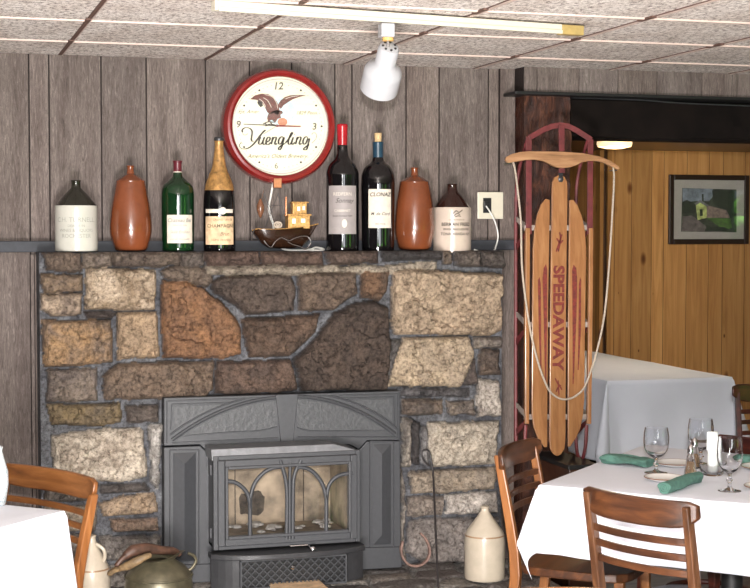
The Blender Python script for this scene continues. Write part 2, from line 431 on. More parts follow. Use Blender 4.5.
# dark beam
bz1 = P(620, 97, -.06).z; bz0 = P(620, 138, -.06).z
mb = MB(); X0 = P(570.5, 100, -.06).x; nx = 120; rs = []
for k in range(nx):
    x = X0+(7.0-X0)*k/(nx-1); w = .006*math.sin(x*9)+.004*math.sin(x*31)
    rs.append([(x, -.06+w, bz0+w*.6), (x, -.062-w, (bz0*2+bz1)/3), (x, -.06+w*.7, (bz0+2*bz1)/3), (x, -.055, P(524, 96, -.13).z), (x, .2, P(524, 96, -.13).z), (x, .2, bz0)])
mb.rings(rs); o = obj('beam', mb, M['beam'], bevel=.006); o['kind'] = 'structure'
mb = MB(); mb.tube(smoothpath([P(572, 97.5, -.066), P(640, 100, -.066), P(680, 103, -.066), P(750, 106, -.066), P(850, 110, -.066)]), .0035, 6)
tag(obj('cable', mb, M['irondk']), 'thin dark wire sagging along the top of the black beam', 'wire')
# main room floor / hearth / far room
FZ = 0.0
mb = MB(); mb.box(-2.4, 10.5, -8.5, 8.2, -.05, 0); o = obj('floor', mb, M['floorm']); o['kind'] = 'structure'
# ceiling with grid
mb = MB(); mb.box(-2.46, 10.6, -8.6, 0.2, CEIL, CEIL+.04); ceil = obj('ceiling', mb, M['tile']); ceil['kind'] = 'structure'
mb = MB(); gy = [-.47-.61*k for k in range(13)]
for y in gy: mb.box(-2.4, 10.5, y-.007, y+.007, CEIL-.006, CEIL+.001)
o = obj('ceiling_strips', mb, M['tbarX'], ceil); 
mb = MB(); X = P(60, 54, 0).x; gxs = [X+.61*k for k in range(-4, 16)]
for x in gxs:
    mb.box(x-(.008 if x < 1.4 else .003), x+(.006 if x < 1.4 else .002), -8.4, -.002, CEIL-.003, CEIL+.001)
    for y in gy: mb.box(x-.012, x+.006, y-.06, y+.05, CEIL-.0066, CEIL+.001)
o = obj('ceiling_joints', mb, M['tbarY'], ceil)
mb = MB()
for x in gxs: mb.box(x+.0065, x+(.010 if x < 1.4 else .018), -8.4, -.002, CEIL-.005, CEIL+.001)
o = obj('ceiling_lips', mb, M['tbarX'], ceil)
# side walls, front wall with windows (behind the camera)
boards('wall_left', [-8.5+.2*k for k in range(43)]+[.03], 0, CEIL, -2.46, .05, M['barn'], axis='y', seed=11)
mb = MB(); wy0, wy1 = -4.28, -3.3; vz0, vz1 = 1.42, 2.14
mb.box(10.5, 10.6, -8.5, wy0, 0, CEIL+.04); mb.box(10.5, 10.6, wy1, 8.2, 0, CEIL+.04); mb.box(10.5, 10.6, wy0, wy1, 0, vz0); mb.box(10.5, 10.6, wy0, wy1, vz1, CEIL+.04)
o = obj('wall_right', mb, M['plaster']); o['kind'] = 'structure'
mb = MB()
for y in (wy0, wy1-.04, (wy0+wy1)/2+.1): mb.box(10.53, 10.57, y, y+.04, vz0, vz1)
for z in (vz0, (vz0+vz1)/2-.02, vz1-.04): mb.box(10.535, 10.565, wy0, wy1, z, z+.04)
o = obj('window_4', mb, M['white']); o['kind'] = 'structure'
# far room
PY = 3.75
pcx = P(606, 300, PY).x
ed = [pcx]
for p in (614, 631, 651, 663, 686, 708, 722, 744): ed.append(P(p, 300, PY).x)
rr = random.Random(4)
while ed[-1] < 10.4: ed.append(ed[-1]+rr.choice([.11, .14, .17, .2]))
ed[-1] = 10.5
FC = P(680, 151, PY).z
boards('wall_far', ed, 0, FC, PY, .03, M['pine'], seed=8, gap=.005, strength=.17, rec=.004)
boards('wall_return', [PY+.031+.2*k for k in range(0, 15)], 0, FC, pcx-.03, .03, M['pine'], axis='y', seed=6, gap=.006)
boards('wall_far_left', [-2.4+.25*k for k in range(int((pcx+2.4)/.25)+1)]+[pcx], 0, FC, 6.6, .03, M['pine'], seed=13, gap=.006)
mb = MB(); mb.box(pcx-.06, pcx-.0305, PY-.01, PY+.06, 0, FC); mb.box(pcx-.001, pcx+.03, PY-.02, PY-.001, 0, FC)
o = obj('trim_5', mb, M['pine']); setcol(o, 'Col', [(.7, .66, .6, 1)]*len(mb.v)); o['kind'] = 'structure'
mb = MB(); mb.box(-2.46, 10.6, .201, 8.2, FC, CEIL+.04); o = obj('ceiling_far_room', mb, M['darkwood']); o['kind'] = 'structure'
mb = MB(); mb.box(-2.45, -2.4, .03, 6.7, 0, FC); o = obj('wall_far_side', mb, M['plaster']); o['kind'] = 'structure'
# front wall with two window openings
wz0, wz1 = .8, 2.05
wins = [(-1.6, .4), (2.6, 4.4), (7.0, 9.8)]
mb = MB(); last = -2.4
for a, b in wins: mb.box(last, a, -8.6, -8.5, 0, CEIL); last = b
mb.box(last, 10.5, -8.6, -8.5, 0, CEIL)
for a, b in wins: mb.box(a, b, -8.6, -8.5, 0, wz0); mb.box(a, b, -8.6, -8.5, wz1, CEIL)
o = obj('wall_front', mb, M['plaster']); o['kind'] = 'structure'
for i, (a, b) in enumerate(wins):
    mb = MB()
    for x in (a, (a+b)/2-.02, b-.04): mb.box(x, x+.04, -8.58, -8.52, wz0, wz1)
    for z in (wz0, (wz0+wz1)/2-.02, wz1-.04): mb.box(a, b, -8.575, -8.525, z, z+.04)
    o = obj('window_%d' % (i+1), mb, M['white']); o['kind'] = 'structure'

# ------------------------------------------------------------------ STONE CHIMNEY
SY = -.20
x0 = P(40.5, 400, SY).x; x1 = P(501.5, 400, SY).x; HZ = .13; ZT = P(280, 251.5, SY-.02).z
def srgb3(c):
    c = np.array(c, float); g = c.mean(); return np.array(lin(tuple(np.clip((g+(c-g)*.8)*1.13, 0, 255))))
dkA, dkB = (104, 88, 78), (128, 108, 94)
ST = [ # polygon, colA, colB, extra height
 ([(44,253),(81,253),(81,271),(47,270)], (118,100,86), (92,78,70), .015), ([(84,253),(110,253),(110,266),(84,268)], (120,106,96), (150,134,118), .015),
 ([(113,252),(178,252),(180,265),(113,266)], (122,106,92), (98,84,76), .018), ([(181,253),(203,253),(202,265),(182,266)], (120,108,100), (96,86,80), .012),
 ([(205,252),(258,252),(258,265),(205,266)], (112,88,76), (94,74,66), .02), ([(261,252),(320,252),(321,265),(261,265)], (110,86,74), (90,72,64), .02),
 ([(325,252),(376,252),(377,262),(328,264)], (104,86,76), (86,70,64), .02), ([(381,252),(439,251),(439,259),(383,260)], (84,80,80), (70,66,66), .015),
 ([(444,252),(451,252),(451,264),(445,264)], (140,120,100), (100,88,80), .01), ([(455,252),(478,252),(478,266),(456,265)], (110,98,90), (90,82,78), .015),
 ([(480,252),(502,252),(502,267),(481,266)], (104,92,86), (88,80,76), .015),
 ([(204,267),(385,266),(437,262),(437,268),(385,273),(204,274)], (176,162,142), (150,136,120), -.012),
 ([(42,275),(82,275),(82,291),(44,292)], (150,124,96), (112,96,86), 0), ([(41,295),(81,294),(80,314),(52,316),(42,308)], (190,166,140), (110,94,84), .004),
 ([(87,269),(155,270),(155,309),(86,309)], (206,184,158), (150,126,98), .008), ([(85,312),(117,313),(112,318),(88,318)], (92,80,76), (80,70,66), -.008),
 ([(42,321),(110,321),(112,360),(98,364),(46,365)], (172,134,92), (134,112,94), .008), ([(118,313),(155,313),(159,356),(118,358)], (188,158,124), (164,138,110), .004),
 ([(48,370),(97,369),(96,400),(48,401)], (140,124,110), (108,96,90), .004), ([(104,375),(118,364),(213,362),(212,390),(205,397),(105,399)], (138,114,94), (116,98,84), .006),
 ([(48,405),(121,404),(121,421),(104,426),(52,424)], (142,120,84), (116,102,84), .004), ([(127,406),(158,406),(158,420),(128,422)], (112,100,92), (90,80,76), 0),
 ([(52,437),(100,430),(142,429),(146,475),(130,480),(54,478)], (214,200,180), (176,160,142), .008), ([(150,425),(162,424),(158,488),(152,480)], (196,190,184), (150,146,142), -.004),
 ([(100,485),(146,484),(150,490),(102,493)], (104,96,92), (84,78,76), -.006),
 ([(100,505),(125,497),(155,494),(158,511),(104,516)], (190,160,126), (150,130,112), .004), ([(112,520),(158,519),(158,530),(114,531)], (164,134,112), (140,120,106), .004),
 ([(46,484),(97,485),(95,500),(46,500)], (140,130,120), (110,102,96), 0), ([(46,505),(97,508),(95,530),(46,530)], (176,160,140), (130,118,108), 0),
 ([(100,537),(160,537),(160,558),(100,560)], (150,142,134), (120,112,108), 0), ([(46,535),(96,535),(96,565),(46,565)], (140,130,122), (116,108,102), 0),
 ([(44,570),(120,566),(160,563),(162,600),(44,600)], (150,142,134), (120,112,106), 0),
 ([(162,271),(185,265),(209,270),(213,279),(206,287),(185,281),(165,278)], (128,110,94), (104,90,80), 0),
 ([(163,282),(180,281),(202,289),(222,304),(237,320),(240,328),(241,352),(225,357),(165,357),(162,320)], (160,112,74), (134,96,70), .006),
 ([(212,283),(225,276),(292,275),(295,290),(294,309),(246,314),(232,303),(214,290)], (104,88,78), (82,70,64), .01),
 ([(299,274),(355,272),(356,293),(333,309),(300,310)], (120,100,84), (98,82,72), .008), ([(362,271),(388,271),(386,292),(378,300),(362,297)], (126,94,70), (96,78,66), .006),
 ([(243,320),(320,314),(315,331),(289,356),(251,356),(245,335)], (112,88,72), (88,72,62), .008),
 ([(357,304),(375,302),(388,309),(389,343),(387,389),(303,390),(294,361),(318,338),(333,314)], (92,76,66), (76,64,58), .012),
 ([(217,362),(290,361),(297,388),(280,392),(216,393)], (114,90,76), (92,76,68), .006), ([(390,342),(401,339),(393,365),(388,384)], (110,104,102), (90,86,84), -.006),
 ([(393,272),(420,270),(499,275),(501,330),(490,335),(396,333),(392,320)], (196,170,140), (160,138,114), .012),
 ([(404,338),(468,338),(473,352),(468,368),(460,386),(389,386),(396,360)], (202,178,146), (172,152,128), .01),
 ([(476,338),(500,338),(500,347),(475,347)], (180,164,144), (130,120,112), 0), ([(481,350),(500,350),(499,374),(480,375)], (116,98,84), (92,80,74), 0),
 ([(474,356),(476,384),(463,384)], (110,96,90), (86,78,74), -.005), ([(478,380),(498,382),(500,415),(478,415)], (204,194,180), (170,158,148), .004),
 ([(402,389),(470,389),(470,396),(402,396)], (108,104,106), (80,78,80), -.006), ([(403,400),(443,400),(442,413),(403,414)], (130,112,98), (96,86,80), 0),
 ([(448,402),(474,401),(474,414),(450,413)], (160,144,128), (110,100,94), 0), ([(403,419),(410,419),(410,466),(403,466)], (176,166,152), (120,112,106), 0),
 ([(413,420),(420,424),(419,465),(413,462)], (86,80,80), (70,66,66), -.002), ([(422,428),(427,428),(428,465),(422,462)], (160,158,158), (120,116,116), -.002),
 ([(430,423),(498,422),(497,463),(434,467),(429,450)], (200,186,166), (176,164,148), .008),
 ([(411,473),(496,468),(495,489),(450,491),(413,493)], (178,160,138), (152,138,122), .006), ([(408,498),(443,497),(442,515),(408,515)], (160,146,134), (130,118,110), .004),
 ([(447,495),(496,493),(495,512),(447,513)], (214,204,194), (170,160,152), .004), ([(410,520),(497,518),(497,560),(425,562),(408,552)], (150,140,134), (124,116,112), .004),
 ([(404,498),(405,560),(402,560),(402,470)], (170,160,148), (130,120,112), 0), ([(404,566),(497,565),(497,600),(404,600)], (140,130,124), (110,104,100), 0),
]
def stone_field():
    step = .0062
    nx = int((x1-x0)/step)+1; nz = int((ZT-HZ)/step)+1
    gx_ = np.linspace(x0, x1, nx); gz = np.linspace(HZ, ZT, nz); X, Z = np.meshgrid(gx_, gz)
    wx = X+.018*(fbm(X*18, Z*18, 1)-.5); wz = Z+.018*(fbm(X*18, Z*18, 9)-.5)
    H = np.zeros_like(X)
    mort = srgb3((122, 124, 130)); mort2 = srgb3((80, 81, 88))
    c1 = np.tile(mort, (nz, nx, 1)); c2 = np.tile(mort2, (nz, nx, 1))
    dark = np.clip((.5-fbm(X*9, Z*9, 70))*5, 0, 1)[..., None]
    for k, (poly, a, b, ex) in enumerate(ST):
        pts = [PX(x, y, SY-.02) for x, y in poly]
        xa = np.array([p[0] for p in pts]); za = np.array([p[1] for p in pts]); n = len(pts)
        ins = np.zeros(X.shape, bool); dm = np.full(X.shape, 9.0)
        for i in range(n):
            ax, az, bx, bz = xa[i], za[i], xa[(i+1) % n], za[(i+1) % n]
            t = np.clip(((wx-ax)*(bx-ax)+(wz-az)*(bz-az))/((bx-ax)**2+(bz-az)**2+1e-12), 0, 1)
            dm = np.minimum(dm, np.hypot(wx-(ax+(bx-ax)*t), wz-(az+(bz-az)*t)))
            cr = ((az > wz) != (bz > wz)) & (wx < (bx-ax)*(wz-az)/(bz-az+1e-12)+ax); ins ^= cr
        d = np.where(ins, dm, -dm)+.0045
        s = np.clip(d/.020, 0, 1); s = np.sqrt(1-(1-s)**2)
        r = np.random.default_rng(k)
        tilt = (X-xa.mean())*r.uniform(-.06, .06)+(Z-za.mean())*r.uniform(-.08, .08)
        rock = np.abs(fbm(X*14+k*3.1, Z*14, 40+k, 5)-.5)
        h = s*(.028+ex+tilt+.045*(fbm(X*7, Z*7, 20+k)-.5)-.06*rock+.022*(fbm(X*30, Z*30, 60+k, 4)-.5)+.016*np.round(3.2*fbm(X*11+5*k, Z*11, 130+k, 4)))
        new = (h > H) & (d > 0) if ex > -.01 else (d > 0)
        H = np.where(new, h, H)
        jit = 1+.1*(fbm(X*25, Z*25, 90+k)-.5)
        c1 = np.where(new[..., None], srgb3(a)*jit[..., None], c1); c2 = np.where(new[..., None], srgb3(b)*jit[..., None], c2)
    H = np.where(H < .003, .006*(fbm(X*22, Z*22, 33)-.4), H)
    # soot staining above the stove
    sx, sz = PX(285, 398, SY)
    soot = np.exp(-((Z-sz)/.05)**2)*np.clip(1.4-np.abs(X-sx)/.55, 0, 1)*np.clip((fbm(X*26, Z*26, 5)-.42)*6, 0, 1)
    c1 *= (1-.8*soot)[..., None]; c2 *= (1-.8*soot)[..., None]
    # hole for the firebox
    hx0_, hz1_ = PX(226, 462, SY); hx1_, hz0_ = PX(348, 538, SY)
    mb = MB(); Y = SY-H
    V = np.stack([X, Y, Z], -1).reshape(-1, 3)
    F_ = []
    for j in range(nz-1):
        for i in range(nx-1):
            if hx0_ < gx_[i] < hx1_ and hz0_ < gz[j] < hz1_: continue
            F_.append((j*nx+i, j*nx+i+1, (j+1)*nx+i+1, (j+1)*nx+i))
    mb.add(V.tolist(), F_)
    cols1 = c1.reshape(-1, 3).tolist(); cols2 = c2.reshape(-1, 3).tolist()
    # returns: left, right, top
    def skirt(idx, dy):
        o = len(mb.v); vs = []
        for i in idx: vs.append(V[i].tolist())
        for i in idx: vs.append([V[i][0], dy, V[i][2]])
        n = len(idx); mb.add(vs, [(k, k+1, n+k+1, n+k) for k in range(n-1)])
        for _ in range(2):
            for i in idx: cols1.append(cols1[i]); cols2.append(cols2[i])
    skirt([j*nx for j in range(nz)], -.001); skirt([j*nx+nx-1 for j in range(nz)], -.022)
    skirt([(nz-1)*nx+i for i in range(nx)], -.063)
    me_root = thing('stone_fireplace', ((x0+x1)/2, SY, HZ), 'fieldstone chimney breast with grey mortar and a narrow ledge on top', 'fireplace')
    o = obj('stonework', mb, M['stone'], me_root)
    setcol(o, 'Col', [(*c, 1) for c in cols1]); setcol(o, 'Col2', [(*c, 1) for c in cols2])
    return me_root
stone_field()
# hearth: flagstones
def hearth():
    step = .012; X0, X1, Y0, Y1 = x0-.12, P(512, 570, -.25).x, -1.15, SY+.02
    nx = int((X1-X0)/step); ny = int((Y1-Y0)/step)
    gx_ = np.linspace(X0, X1, nx); gy_ = np.linspace(Y0, Y1, ny); X, Y = np.meshgrid(gx_, gy_)
    wx = X+.03*(fbm(X*9, Y*9, 1)-.5); wy = Y+.03*(fbm(X*9, Y*9, 2)-.5)
    r = np.random.default_rng(3); pts = []
    a = X0
    while a < X1+.2:
        bb = Y0
        while bb < Y1+.2: pts.append((a+r.uniform(-.07, .07), bb+r.uniform(-.04, .04))); bb += .15
        a += .22
    D = np.stack([np.hypot((wx-p[0]), (wy-p[1])*1.3) for p in pts]); idx = D.argmin(0); Ds = np.sort(D, 0); g = Ds[1]-Ds[0]
    s = np.clip((g-.02)/.03, 0, 1); s = np.sqrt(1-(1-s)**2)
    H = s*(.014+.012*(fbm(X*12, Y*12, 8)-.5)); pal = [srgb3(c) for c in ((120,112,108),(136,126,118),(100,94,92),(150,142,134),(112,102,98))]
    pc = np.array([pal[i % 5] for i in range(len(pts))]); c1 = np.where((s > 0)[..., None], pc[idx], srgb3((150, 148, 146)))
    V = np.stack([X, Y, HZ-.012+H], -1).reshape(-1, 3)
    mb = MB(); mb.add(V.tolist(), [(j*nx+i, j*nx+i+1, (j+1)*nx+i+1, (j+1)*nx+i) for j in range(ny-1) for i in range(nx-1)])
    n = len(mb.v); cols = c1.reshape(-1, 3).tolist()
    mb.box(X0, X1, Y0, Y1, 0, HZ-.03); cols += [[.2, .19, .19]]*(len(mb.v)-n)
    t = thing('stone_hearth', ((X0+X1)/2, -.6, 0), 'low raised hearth of grey flagstones in front of the fireplace', 'hearth')
    o = obj('flagstones', mb, M['stone'], t); setcol(o, 'Col', [(*c, 1) for c in cols]); setcol(o, 'Col2', [(*[k*.8 for k in c], 1) for c in cols])
hearth()
a = Q(270, 584, HZ+.03); b_ = Q(322, 582, HZ+.03)
mb = MB(); mb.box(a.x, b_.x, a.y-.16, a.y+.02, HZ+.004, HZ+.03)
tag(obj('brick', mb, M['labeltan'], bevel=.004), 'flat tan brick lying on the hearth under the stove front', 'brick')

# ------------------------------------------------------------------ WOOD STOVE INSERT
def stove():
    YF = -.27
    t = thing('fireplace_insert', (P(283, 580, YF).x, YF, HZ), 'grey cast iron wood stove insert with arched tracery door', 'wood stove')
    SPX = lambda x, y, Y=YF: P(x, y, Y)
    mb = MB()
    # surround backplate: top panel and two side panels
    mb.pprism([(164,398),(400,391),(400,440),(367,440.5),(358,450),(212,456),(200,444.5),(164,446)], YF, SY+.03)
    s = obj('surround_top', mb, M['iron'], t, bevel=.003)
    mb = MB(); mb.pprism([(164,447.5),(200,446),(212,457),(212,582),(164.5,584)], YF, SY+.03); mb.pprism([(163.5,566),(213,564),(213,582),(163.8,584)], YF-.014, YF-.001)
    sl = obj('side_panel', mb, M['iron'], t, bevel=.003)
    mb = MB(); mb.pprism([(358,451.5),(367,441.5),(400,441),(401,567),(358,569)], YF, SY+.03); mb.pprism([(357.5,548),(401,547),(402,567.5),(357.5,570)], YF-.014, YF-.001)
    sr = obj('side_panel', mb, M['iron'], t, bevel=.003)
    # raised pyramid ridges + frames
    def ridge(par, l, r, ty, by, dy):
        mb = MB(); c = (l+r)/2
        A = [P(l, ty, YF-.002), P(r, ty-.6, YF-.002), P(r, by-1, YF-.002), P(l, by, YF-.002)]
        B = [P(c, ty+dy, YF-.024), P(c, by-dy, YF-.024)]
        mb.add(A+B, [(0, 1, 4), (1, 2, 5, 4), (2, 3, 5), (3, 0, 4, 5), (0, 3, 2, 1)], 0, False)
        obj('raised_panel', mb, M['iron'], par)
        mb = MB()
        e = 3
        for pa, pb in (((l-e, ty-e), (r+e, ty-e)), ((r+e, ty-e), (r+e, by+e)), ((r+e, by+e), (l-e, by+e)), ((l-e, by+e), (l-e, ty-e))):
            mb.tube([P(*pa, YF-.001), P(*pb, YF-.001)], .0035, 6)
        obj('panel_bead', mb, M['iron'], par)
    ridge(sl, 173, 196, 453, 562, 11); ridge(sr, 373, 391, 444.5, 545, 10)
    # arch panels: raised border frame, arc ribs, recessed pebbled panels
    def arc(p0, p1, pc, n=14):
        out = []
        for i in range(n+1):
            u = i/n; out.append(((1-u)**2*p0[0]+2*u*(1-u)*pc[0]+u*u*p1[0], (1-u)**2*p0[1]+2*u*(1-u)*pc[1]+u*u*p1[1]))
        return out
    la = arc((172,440), (277,397.5), (222,402)); lb = arc((170,435), (245,399), (206,407))
    ra = arc((395,434), (297,396.5), (350,398)); rb = arc((397,428.5), (330,396), (366,402))
    mb = MB(); mb.tube([P(x, y, YF-.004) for x, y in la], .0075, 8); mb.tube([P(x, y, YF-.003) for x, y in lb], .004, 8)
    mb.tube([P(x, y, YF-.004) for x, y in ra], .0075, 8); mb.tube([P(x, y, YF-.003) for x, y in rb], .004, 8)
    for q in ([(166.5,401),(396.5,393.8)], [(398,393),(398,438)], [(167,400),(167,443)], [(172,443),(278,438)], [(298,437),(396,437)],
              [(172,404.5),(232,402.5)], [(172,404.5),(171,430)], [(342,398.5),(394,397)], [(394,397),(395,425)]):
        mb.tube([P(x, y, YF-.002) for x, y in q], .003, 6)
    mb.tube(smoothpath([P(x, y, YF-.001) for x, y in ((180,436),(235,432),(258,431),(277,427))]), .0028, 6)
    mb.tube(smoothpath([P(x, y, YF-.001) for x, y in ((297,428),(312,431),(340,431),(386,430))]), .0028, 6)
    obj('arch_moulding', mb, M['iron'], s)
    mb = MB()
    pl = [(p[0]+1, p[1]+3) for p in la]+[(277,426),(258,430),(235,431),(185,435)]
    mb.pprism(pl, YF-.0035, YF-.0005)
    pr = [(p[0]-1, p[1]+3) for p in ra]+[(298,427),(312,430),(340,430),(384,430)]
    mb.pprism(pr, YF-.0035, YF-.0005)
    mb.pprism([(174,406.5),(228,404.5),(205,412),(188,421),(174,430)], YF-.0035, YF-.0005)
    mb.pprism([(346,400.5),(392,399),(392,421),(378,412)], YF-.0035, YF-.0005)
    obj('pebbled_panel', mb, M['iron2'], s)
    mb = MB(); mb.pprism([(276,394.8),(298,394),(293.5,441),(281,441.5)], YF-.012, YF-.001)
    obj('keystone', mb, M['iron'], s, bevel=.002)
    # insert body
    YD = -.42
    mb = MB()   # hood and body
    fr = lambda l, r, T, B: (P(l, T, YD).x, P(r, T, YD).x, P((l+r)/2, B, YD).z, P((l+r)/2, T, YD).z)
    bx0, bx1, bz0, bz1 = fr(215, 359, 452, 546)
    tk = .012
    mb.box(bx0, bx0+tk, YD+.02, -.05, bz0, bz1); mb.box(bx1-tk, bx1, YD+.02, -.05, bz0, bz1)
    mb.box(bx0, bx1, YD+.02, -.05, bz1-tk, bz1); mb.box(bx0, bx1, YD+.02, -.05, bz0, bz0+tk)
    body = obj('firebox', mb, M['irondk'], t)
    mb = MB(); mb.box(bx0+tk, bx1-tk, -.075, -.051, bz0+tk, bz1-tk)
    ins = .05
    mb.box(bx0+tk, bx0+tk+.02, YD+.06, -.08, bz0+tk, bz1-tk-.02); mb.box(bx1-tk-.02, bx1-tk, YD+.06, -.08, bz0+tk, bz1-tk-.02)
    mb.box(bx0+tk, bx1-tk, YD+.06, -.08, bz0+tk, bz0+tk+.02)
    n_ = 4
    obj('firebrick', mb, M['brick'], body)
    mb = MB(); w_ = (bx1-bx0)
    for k in (1, 3): mb.box(bx0+w_*k/4-.002, bx0+w_*k/4+.002, -.0775, -.0745, bz0+.03, bz1-.05)
    zc = bz0+.12
    blob = [(bx0+.225+.055*abs(math.cos(a))**.5*(1 if math.cos(a) > 0 else -1)*(1+.05*math.sin(7*a)), -.0775, zc+.05*abs(math.sin(a))**.5*(1 if math.sin(a) > 0 else -1)*(1+.12*math.cos(5*a))) for a in [2*PI*i/24 for i in range(24)]]
    mb.prism(blob, [(p[0], -.074, p[2]) for p in blob])
    mb.box(bx0+tk, bx1-tk, YD+.06, -.085, bz1-.045, bz1-.035)
    obj('soot_mark', mb, M['soot'], body)
    mb = MB(); rl = random.Random(2)
    for k in range(26):
        x = bx0+.06+rl.random()*(w_-.12); y = YD+.1+rl.random()*.2; r_ = rl.uniform(.012, .028)
        mb.lathe([(0.001, 0), (r_, .004), (r_*.8, r_*.5), (.001, r_*.7)], (x, y, bz0+.034), 8)
    obj('ash', mb, M['mat'], body)['kind'] = 'stuff'
    # top hood slab; its whitish highlight is put into the colour
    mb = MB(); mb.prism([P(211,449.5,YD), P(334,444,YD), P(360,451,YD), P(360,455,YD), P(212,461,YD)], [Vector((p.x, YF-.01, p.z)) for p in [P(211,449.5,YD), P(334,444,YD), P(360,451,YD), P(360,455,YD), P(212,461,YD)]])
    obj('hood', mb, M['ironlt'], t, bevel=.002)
    # door: nested frames
    def frame(l, r, T, B, w, ya, yb):
        a0, a1, c0, c1 = fr(l, r, T, B); m_ = MB(); p = pxs(285, 500, YD)*w
        m_.box(a0, a0+p, ya, yb, c0, c1); m_.box(a1-p, a1, ya, yb, c0, c1); m_.box(a0+p, a1-p, ya, yb, c1-p, c1); m_.box(a0+p, a1-p, ya, yb, c0, c0+p); return m_
    obj('door_surround', frame(213, 360, 453, 546, 5, YD-.005, YD+.03), M['iron'], t, bevel=.003)
    door = obj('door', frame(217, 356, 457, 542, 7, YD-.022, YD+.01), M['iron'], t, bevel=.004)
    obj('door_bead', frame(224, 350, 463, 535, 3, YD-.03, YD-.0), M['iron'], door, bevel=.003)
    a0, a1, c0, c1 = fr(226, 348, 465, 533)
    mb = MB(); mb.box(a0, a1, YD+.002, YD+.007, c0, c1); obj('door_glass', mb, M['glass'], door)
    # gothic tracery
    def px2(u, v): return P(200+u/3.72, 430+v/3.72, YD-.018)
    br = MB(); R = .0085
    def tr(pts, r=R): br.tube(smoothpath([px2(*p) for p in pts], 5), r, 10)
    tr([(186,405),(186,250)]); tr([(97,190),(130,195),(160,215),(180,245),(187,290)]); tr([(186,260),(200,205),(230,165),(265,143),(300,138)])
    tr([(322,405),(324,250),(318,180),(298,112)]); tr([(345,405),(346,250),(350,170),(376,112)]); tr([(334,405),(334,180),(337,120)], .007)
    tr([(470,385),(470,240)]); tr([(568,160),(530,165),(500,180),(478,210),(470,260)]); tr([(470,250),(455,200),(425,160),(395,142),(360,138)])
    obj('door_tracery', br, M['iron'], door)
    mb = MB(); mb.lathe([(.004, -.006), (.005, .05), (.011, .055), (.012, .07), (.004, .076)], px2(405, 432), 16, mat=Matrix.Rotation(PI/2, 3, 'X'))
    mb.tube([px2(335, 432), px2(400, 428)], .004, 8); obj('door_handle', mb, M['steel'], door)
    for v_ in (150, 385): mb = MB(); mb.lathe([(.006, -.02), (.006, .02)], px2(42, v_)+Vector((0, .01, 0)), 12); obj('hinge', mb, M['iron'], door)
    # bowed ledge
    L0 = P(209, 550, YD).x; L1 = P(363, 546, YD).x; zl = P(285, 548, YD).z
    n = 24; top = []; 
    for k in range(n+1):
        u = k/n; x = L0+(L1-L0)*u; y = YD-.035-.075*(1-abs(2*u-1)**3.0)
        top.append((x, y))
    pl = [(L0, YD+.03)]+top+[(L1, YD+.03)]
    mb = MB(); mb.prism([(x, y, zl) for x, y in pl], [(x, y, zl-.022) for x, y in pl]); obj('ash_ledge', mb, M['irondk'], t, bevel=.004)
    # base with rounded corners and lattice grille
    inner = [(L0+.01, YD+.03)]+[(x*.985+.015*(L0+L1)/2, y+.02) for x, y in top]+[(L1-.01, YD+.03)]
    zb0 = HZ+.012
    g0, g1 = P(241, 570, -.5).x, P(346, 565, -.5).x
    mb = MB()
    li = [p for p in inner if p[0] <= g0]+[(g0, inner[len(inner)//2][1]+.01), (g0, YD+.03)]
    ri = [(g1, YD+.03), (g1, inner[len(inner)//2][1]+.01)]+[p for p in inner if p[0] >= g1]
    for q in (li, ri): mb = MB(); mb.prism([(x, y, zl-.022) for x, y in q], [(x, y, zb0) for x, y in q]); obj('ash_base', mb, M['irondk'], t, bevel=.003)
    mb = MB(); mb.box(g0-.01, g1+.01, YD-.04, YD+.02, zb0, zl-.023); obj('grille_backing', mb, M['black'], t)
    mb = MB(); yg = YD-.08; zg0, zg1 = zb0+.004, zl-.026
    for a_, b__ in (((g0, zg0), (g1, zg0)), ((g0, zg1), (g1, zg1)), ((g0, zg0), (g0, zg1)), ((g1, zg0), (g1, zg1))):
        mb.tube([(a_[0], yg, a_[1]), (b__[0], yg, b__[1])], .005, 6)
    hh = zg1-zg0; dx = .033; k = g0-hh
    while k < g1:
        for sgn in (1, -1):
            xa, xb = (k, k+hh) if sgn == 1 else (k+hh, k); za, zb_ = zg0, zg1
            def clip(xq): return za+(xq-xa)/(xb-xa)*(zb_-za)
            pa, pb = [xa, za], [xb, zb_]
            for p_ in (pa, pb):
                if p_[0] < g0: p_[1] = clip(g0); p_[0] = g0
                if p_[0] > g1: p_[1] = clip(g1); p_[0] = g1
            if abs(pa[0]-pb[0]) > .003: mb.tube([(pa[0], yg, pa[1]), (pb[0], yg, pb[1])], .0027, 6)
        k += dx
    obj('grille', mb, M['iron'], t)
    mb = MB(); mb.lathe([(.004, 0), (.009, .004), (.008, .012), (.003, .016)], P(292, 567, yg-.004), 14, mat=Matrix.Rotation(PI/2, 3, 'X'))
    obj('damper_knob', mb, M['steel'], t)
stove()

